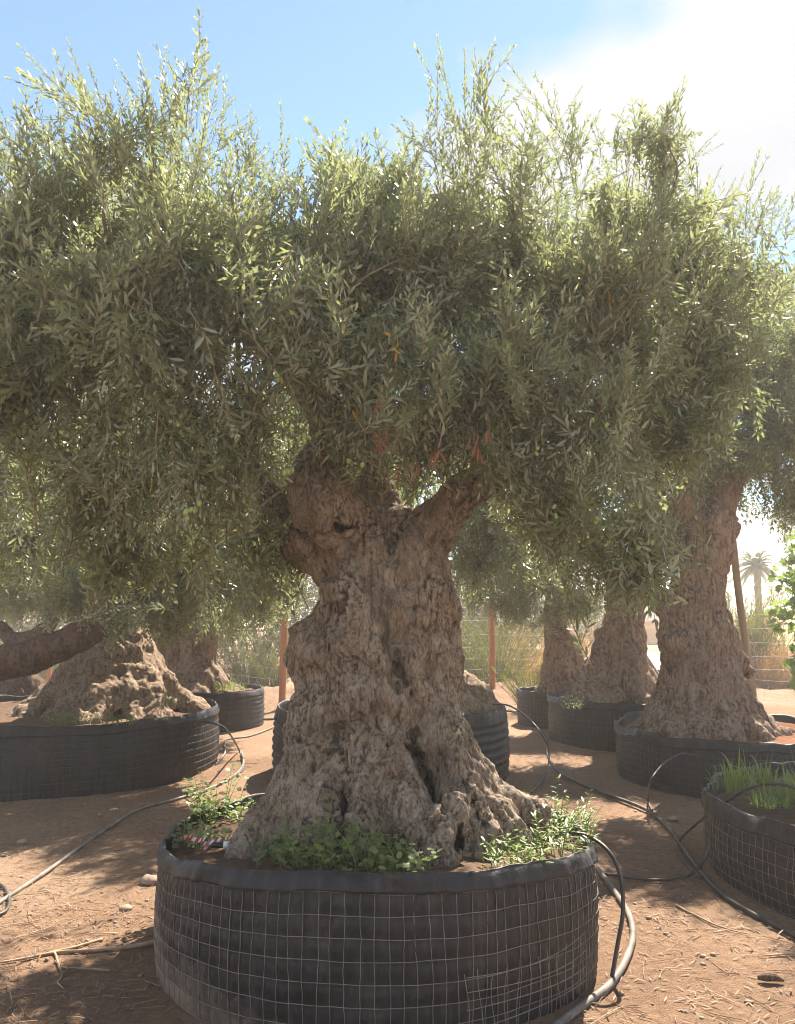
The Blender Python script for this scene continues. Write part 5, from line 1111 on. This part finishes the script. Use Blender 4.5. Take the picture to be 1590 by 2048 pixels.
bush('broom_shrub', 'sunlit yellow scrub at the far left beneath the small olive', 'shrub', gz(60, 16.5), 1.6, 1.5, 190, 'scrub_leaf', 6)
bush('broom_shrub', 'grey scrub behind the leaning trunk', 'shrub', gz(150, 17.5), 1.3, 1.7, 170, 'grey_scrub_leaf', 7)
bush('reed_clump', 'tall green reeds behind the tall stake at right', 'reeds', gz(1465, 17.0), .9, 2.25, 230, 'scrub_leaf', 8, leafL=.16)
bush('reed_clump', 'shorter green reeds right of the tall stake', 'reeds', gz(1515, 18.0), .7, 1.75, 150, 'scrub_leaf', 9, leafL=.14)
for q, (px, Y, rad, hgt, lab) in enumerate([(1520, 16.4, .9, 1.0, 'orange dry grass right of the tall stake'), (1570, 17, .9, 1.15, 'orange dry grass at the right edge below the fig leaves'), (1170, 17.5, 1.2, 1.1, 'dry straw grass behind the far right olive'), (1060, 17.2, .9, 1.0, 'dry orange grass right of the broom'), (1110, 19, 1.5, 1.5, 'pinkish dry scrub in the gap behind the far olive')]):
    bush('dry_grass_clump', lab, 'dry grass', gz(px, Y), rad, hgt, 150, 'dry_grass', 40 + q, group='dry grass beyond the fence', leafL=.12)
FT = [(-40, 24, 3.2, 3.4, 'leftmost dusty green tree behind the far fence'), (130, 26, 3.0, 3.2, 'dusty tree behind the leaning trunk'), (330, 24, 3.0, 3.4, 'grey-green tree behind the many-stemmed olive'), (520, 22, 2.6, 3.1, 'grey tree in the gap left of the central trunk'), (680, 24, 2.8, 3.5, 'dusty tree directly behind the central trunk'), (860, 25, 2.6, 3.3, 'tree in the gap right of the central trunk'), (1010, 26, 2.6, 3.0, 'dusty tree above the broom shrub'), (1150, 33, 2.4, 2.6, 'farthest grey tree near the shed')]
for q, (px, Y, rad, hgt, lab) in enumerate(FT):
    bush('scrub_tree', lab, 'tree', gz(px, Y), rad, hgt, 1500, 'grey_scrub_leaf', 60 + q, 'mound', 'trees behind the fence', .16)
# fig with broad bright leaves at the right edge
fig = thing('fig_tree', 'bright green broad-leaved fig branches entering at the right edge', 'tree', (6.6, 11.4, 0)); r = np.random.default_rng(77); fg = MB(); tw = MB(); fo = np.array([6.6, 11.4, 0])
def fig_leaf(p, d, u, L):
    d = nrm(d); s = nrm(np.cross(d, u)); n_ = np.cross(s, d); O = [(0, 0), (.25, .45), (.45, .30), (.62, .52), (.70, .22), (1.0, 0), (.70, -.22), (.62, -.52), (.45, -.30), (.25, -.45)]
    V_ = np.array([p + d * L * a + s * L * b * .85 - n_ * L * .25 * a * a for a, b in O] + [p + d * L * .45]); return V_, np.array([[10, i, (i + 1) % 10] for i in range(10)])
FC = [(1572, 1150, 11.2, .20), (1592, 1185, 11, .28), (1560, 1215, 11.1, .15), (1612, 1110, 11.4, .32), (1552, 1252, 11.0, .12), (1566, 1240, 11.0, .13), (1600, 1250, 11, .18), (1600, 1330, 10.6, .18), (1615, 1290, 10.8, .25), (1588, 1350, 10.5, .12), (1640, 1200, 11.2, .5), (1660, 1090, 11.4, .6), (1650, 1320, 10.8, .4)]
for (px, py, Y, rad) in FC:
    c = at(px, py, Y); 
    C = catmull([[6.6, 11.4, .6], [6.6, 11.4, 1.2 + .3 * (c[2] - 1.2)], (np.array([6.5, 11.3, 1.6]) + c) / 2 + [0, 0, .15], c], 6); tw.add(*tube(C - fo, np.linspace(.03, .007, len(C)), 6))
    for k in range(int(60 * (rad / .3) ** 2)):
        p = c + nrm(r.normal(size=3)) * rad * r.random() ** .4; V_, F_ = fig_leaf(p, nrm(r.normal(size=3) + [0, -.2, -.7]), nrm(r.normal(size=3) + [0, 0, .8]), r.uniform(.09, .16)); fg.add(V_ - fo, F_, 0, r.random())
o = link('crown', fg.mesh('crown', False), M['fig_leaf'], fig); o['kind'] = 'stuff'; link('branches', tw.mesh('branches'), M['twig'], fig); link('trunk', mesh_np('trunk', *tube([[0, 0, -.1], [.02, 0, .5], [0, 0, 1.2]], [.11, .09, .07], 10)), M['stake'], fig)
# palm
pc = at(1508, 1130, 31); palm = thing('palm_tree', 'distant date palm against the white sky at the right', 'tree', (pc[0], 31, 0)); ph = pc[2]
t_ = np.linspace(0, 1, 24); C = np.stack([.1 * np.sin(t_ * 2), 0 * t_, t_ * ph], 1); link('trunk', mesh_np('trunk', *tube(C, (.12 + .02 * (np.arange(24) % 2)), 10)), M['stake'], palm); r = np.random.default_rng(5)
for k in range(30):
    a = k * 2.4; el = 1.25 - 1.9 * (k / 30) ; L = r.uniform(.9, 1.15); d = np.array([math.cos(a) * math.cos(el), math.sin(a) * math.cos(el), math.sin(el)]); s_ = np.linspace(0, 1, 14)[:, None]; C = np.array([0.09, 0, ph]) + d * L * s_ + np.array([0, 0, -.75 * L]) * s_ ** 2.2 * .6
    mb = MB(); mb.add(*tube(C, np.linspace(.03, .008, 14), 4, False), 0, .3); T = nrm(np.gradient(C, axis=0))
    for i in range(2, 14):
        sd = nrm(np.cross(T[i], [0, 0, 1.0]))
        for sg in (-1, 1):
            for oo in (0, .5):
                p = C[i] - (C[i] - C[i - 1]) * oo; V_, F_ = leaf_fan(p, nrm(sd * sg * .8 + T[i] * .8 + [0, 0, -.2]), [0, 0, 1.0], .30 * (1 - .4 * i / 14), .05, True); mb.add(V_, F_, 0, r.random())
    link('frond', mb.mesh('frond', False), M['palm_leaf'], palm)
#L_=sorted([(len(o.data.loops) - 2 * len(o.data.polygons), o.name, o.parent.name if o.parent else '') for o in bpy.data.objects if o.type == 'MESH'])[::-1]

print('total tris', sum(len(o.data.loops) - 2 * len(o.data.polygons) for o in bpy.data.objects if o.type == 'MESH'))

# ------------------------------------------------------------------ scattering volume added to imitate the lens-flare veil
hm = bpy.data.materials.new('veil_haze'); hm.use_nodes = True; ht = hm.node_tree; ht.nodes.clear()
ho = ht.nodes.new('ShaderNodeOutputMaterial'); hv = ht.nodes.new('ShaderNodeVolumePrincipled')
hv.inputs['Color'].default_value = (0.97, 0.95, 0.92, 1); hv.inputs['Density'].default_value = 0.0041; hv.inputs['Anisotropy'].default_value = 0.25
ht.links.new(hv.outputs[0], ho.inputs['Volume'])
o = link('veil_haze', mesh_np('veil_haze', *boxv(-90, 110, -30, 120, -1.0, 5.5), smooth=False), hm); tag(o, 'thin added veil volume over the yard, imitating lens flare', 'veil_haze', kind='stuff')
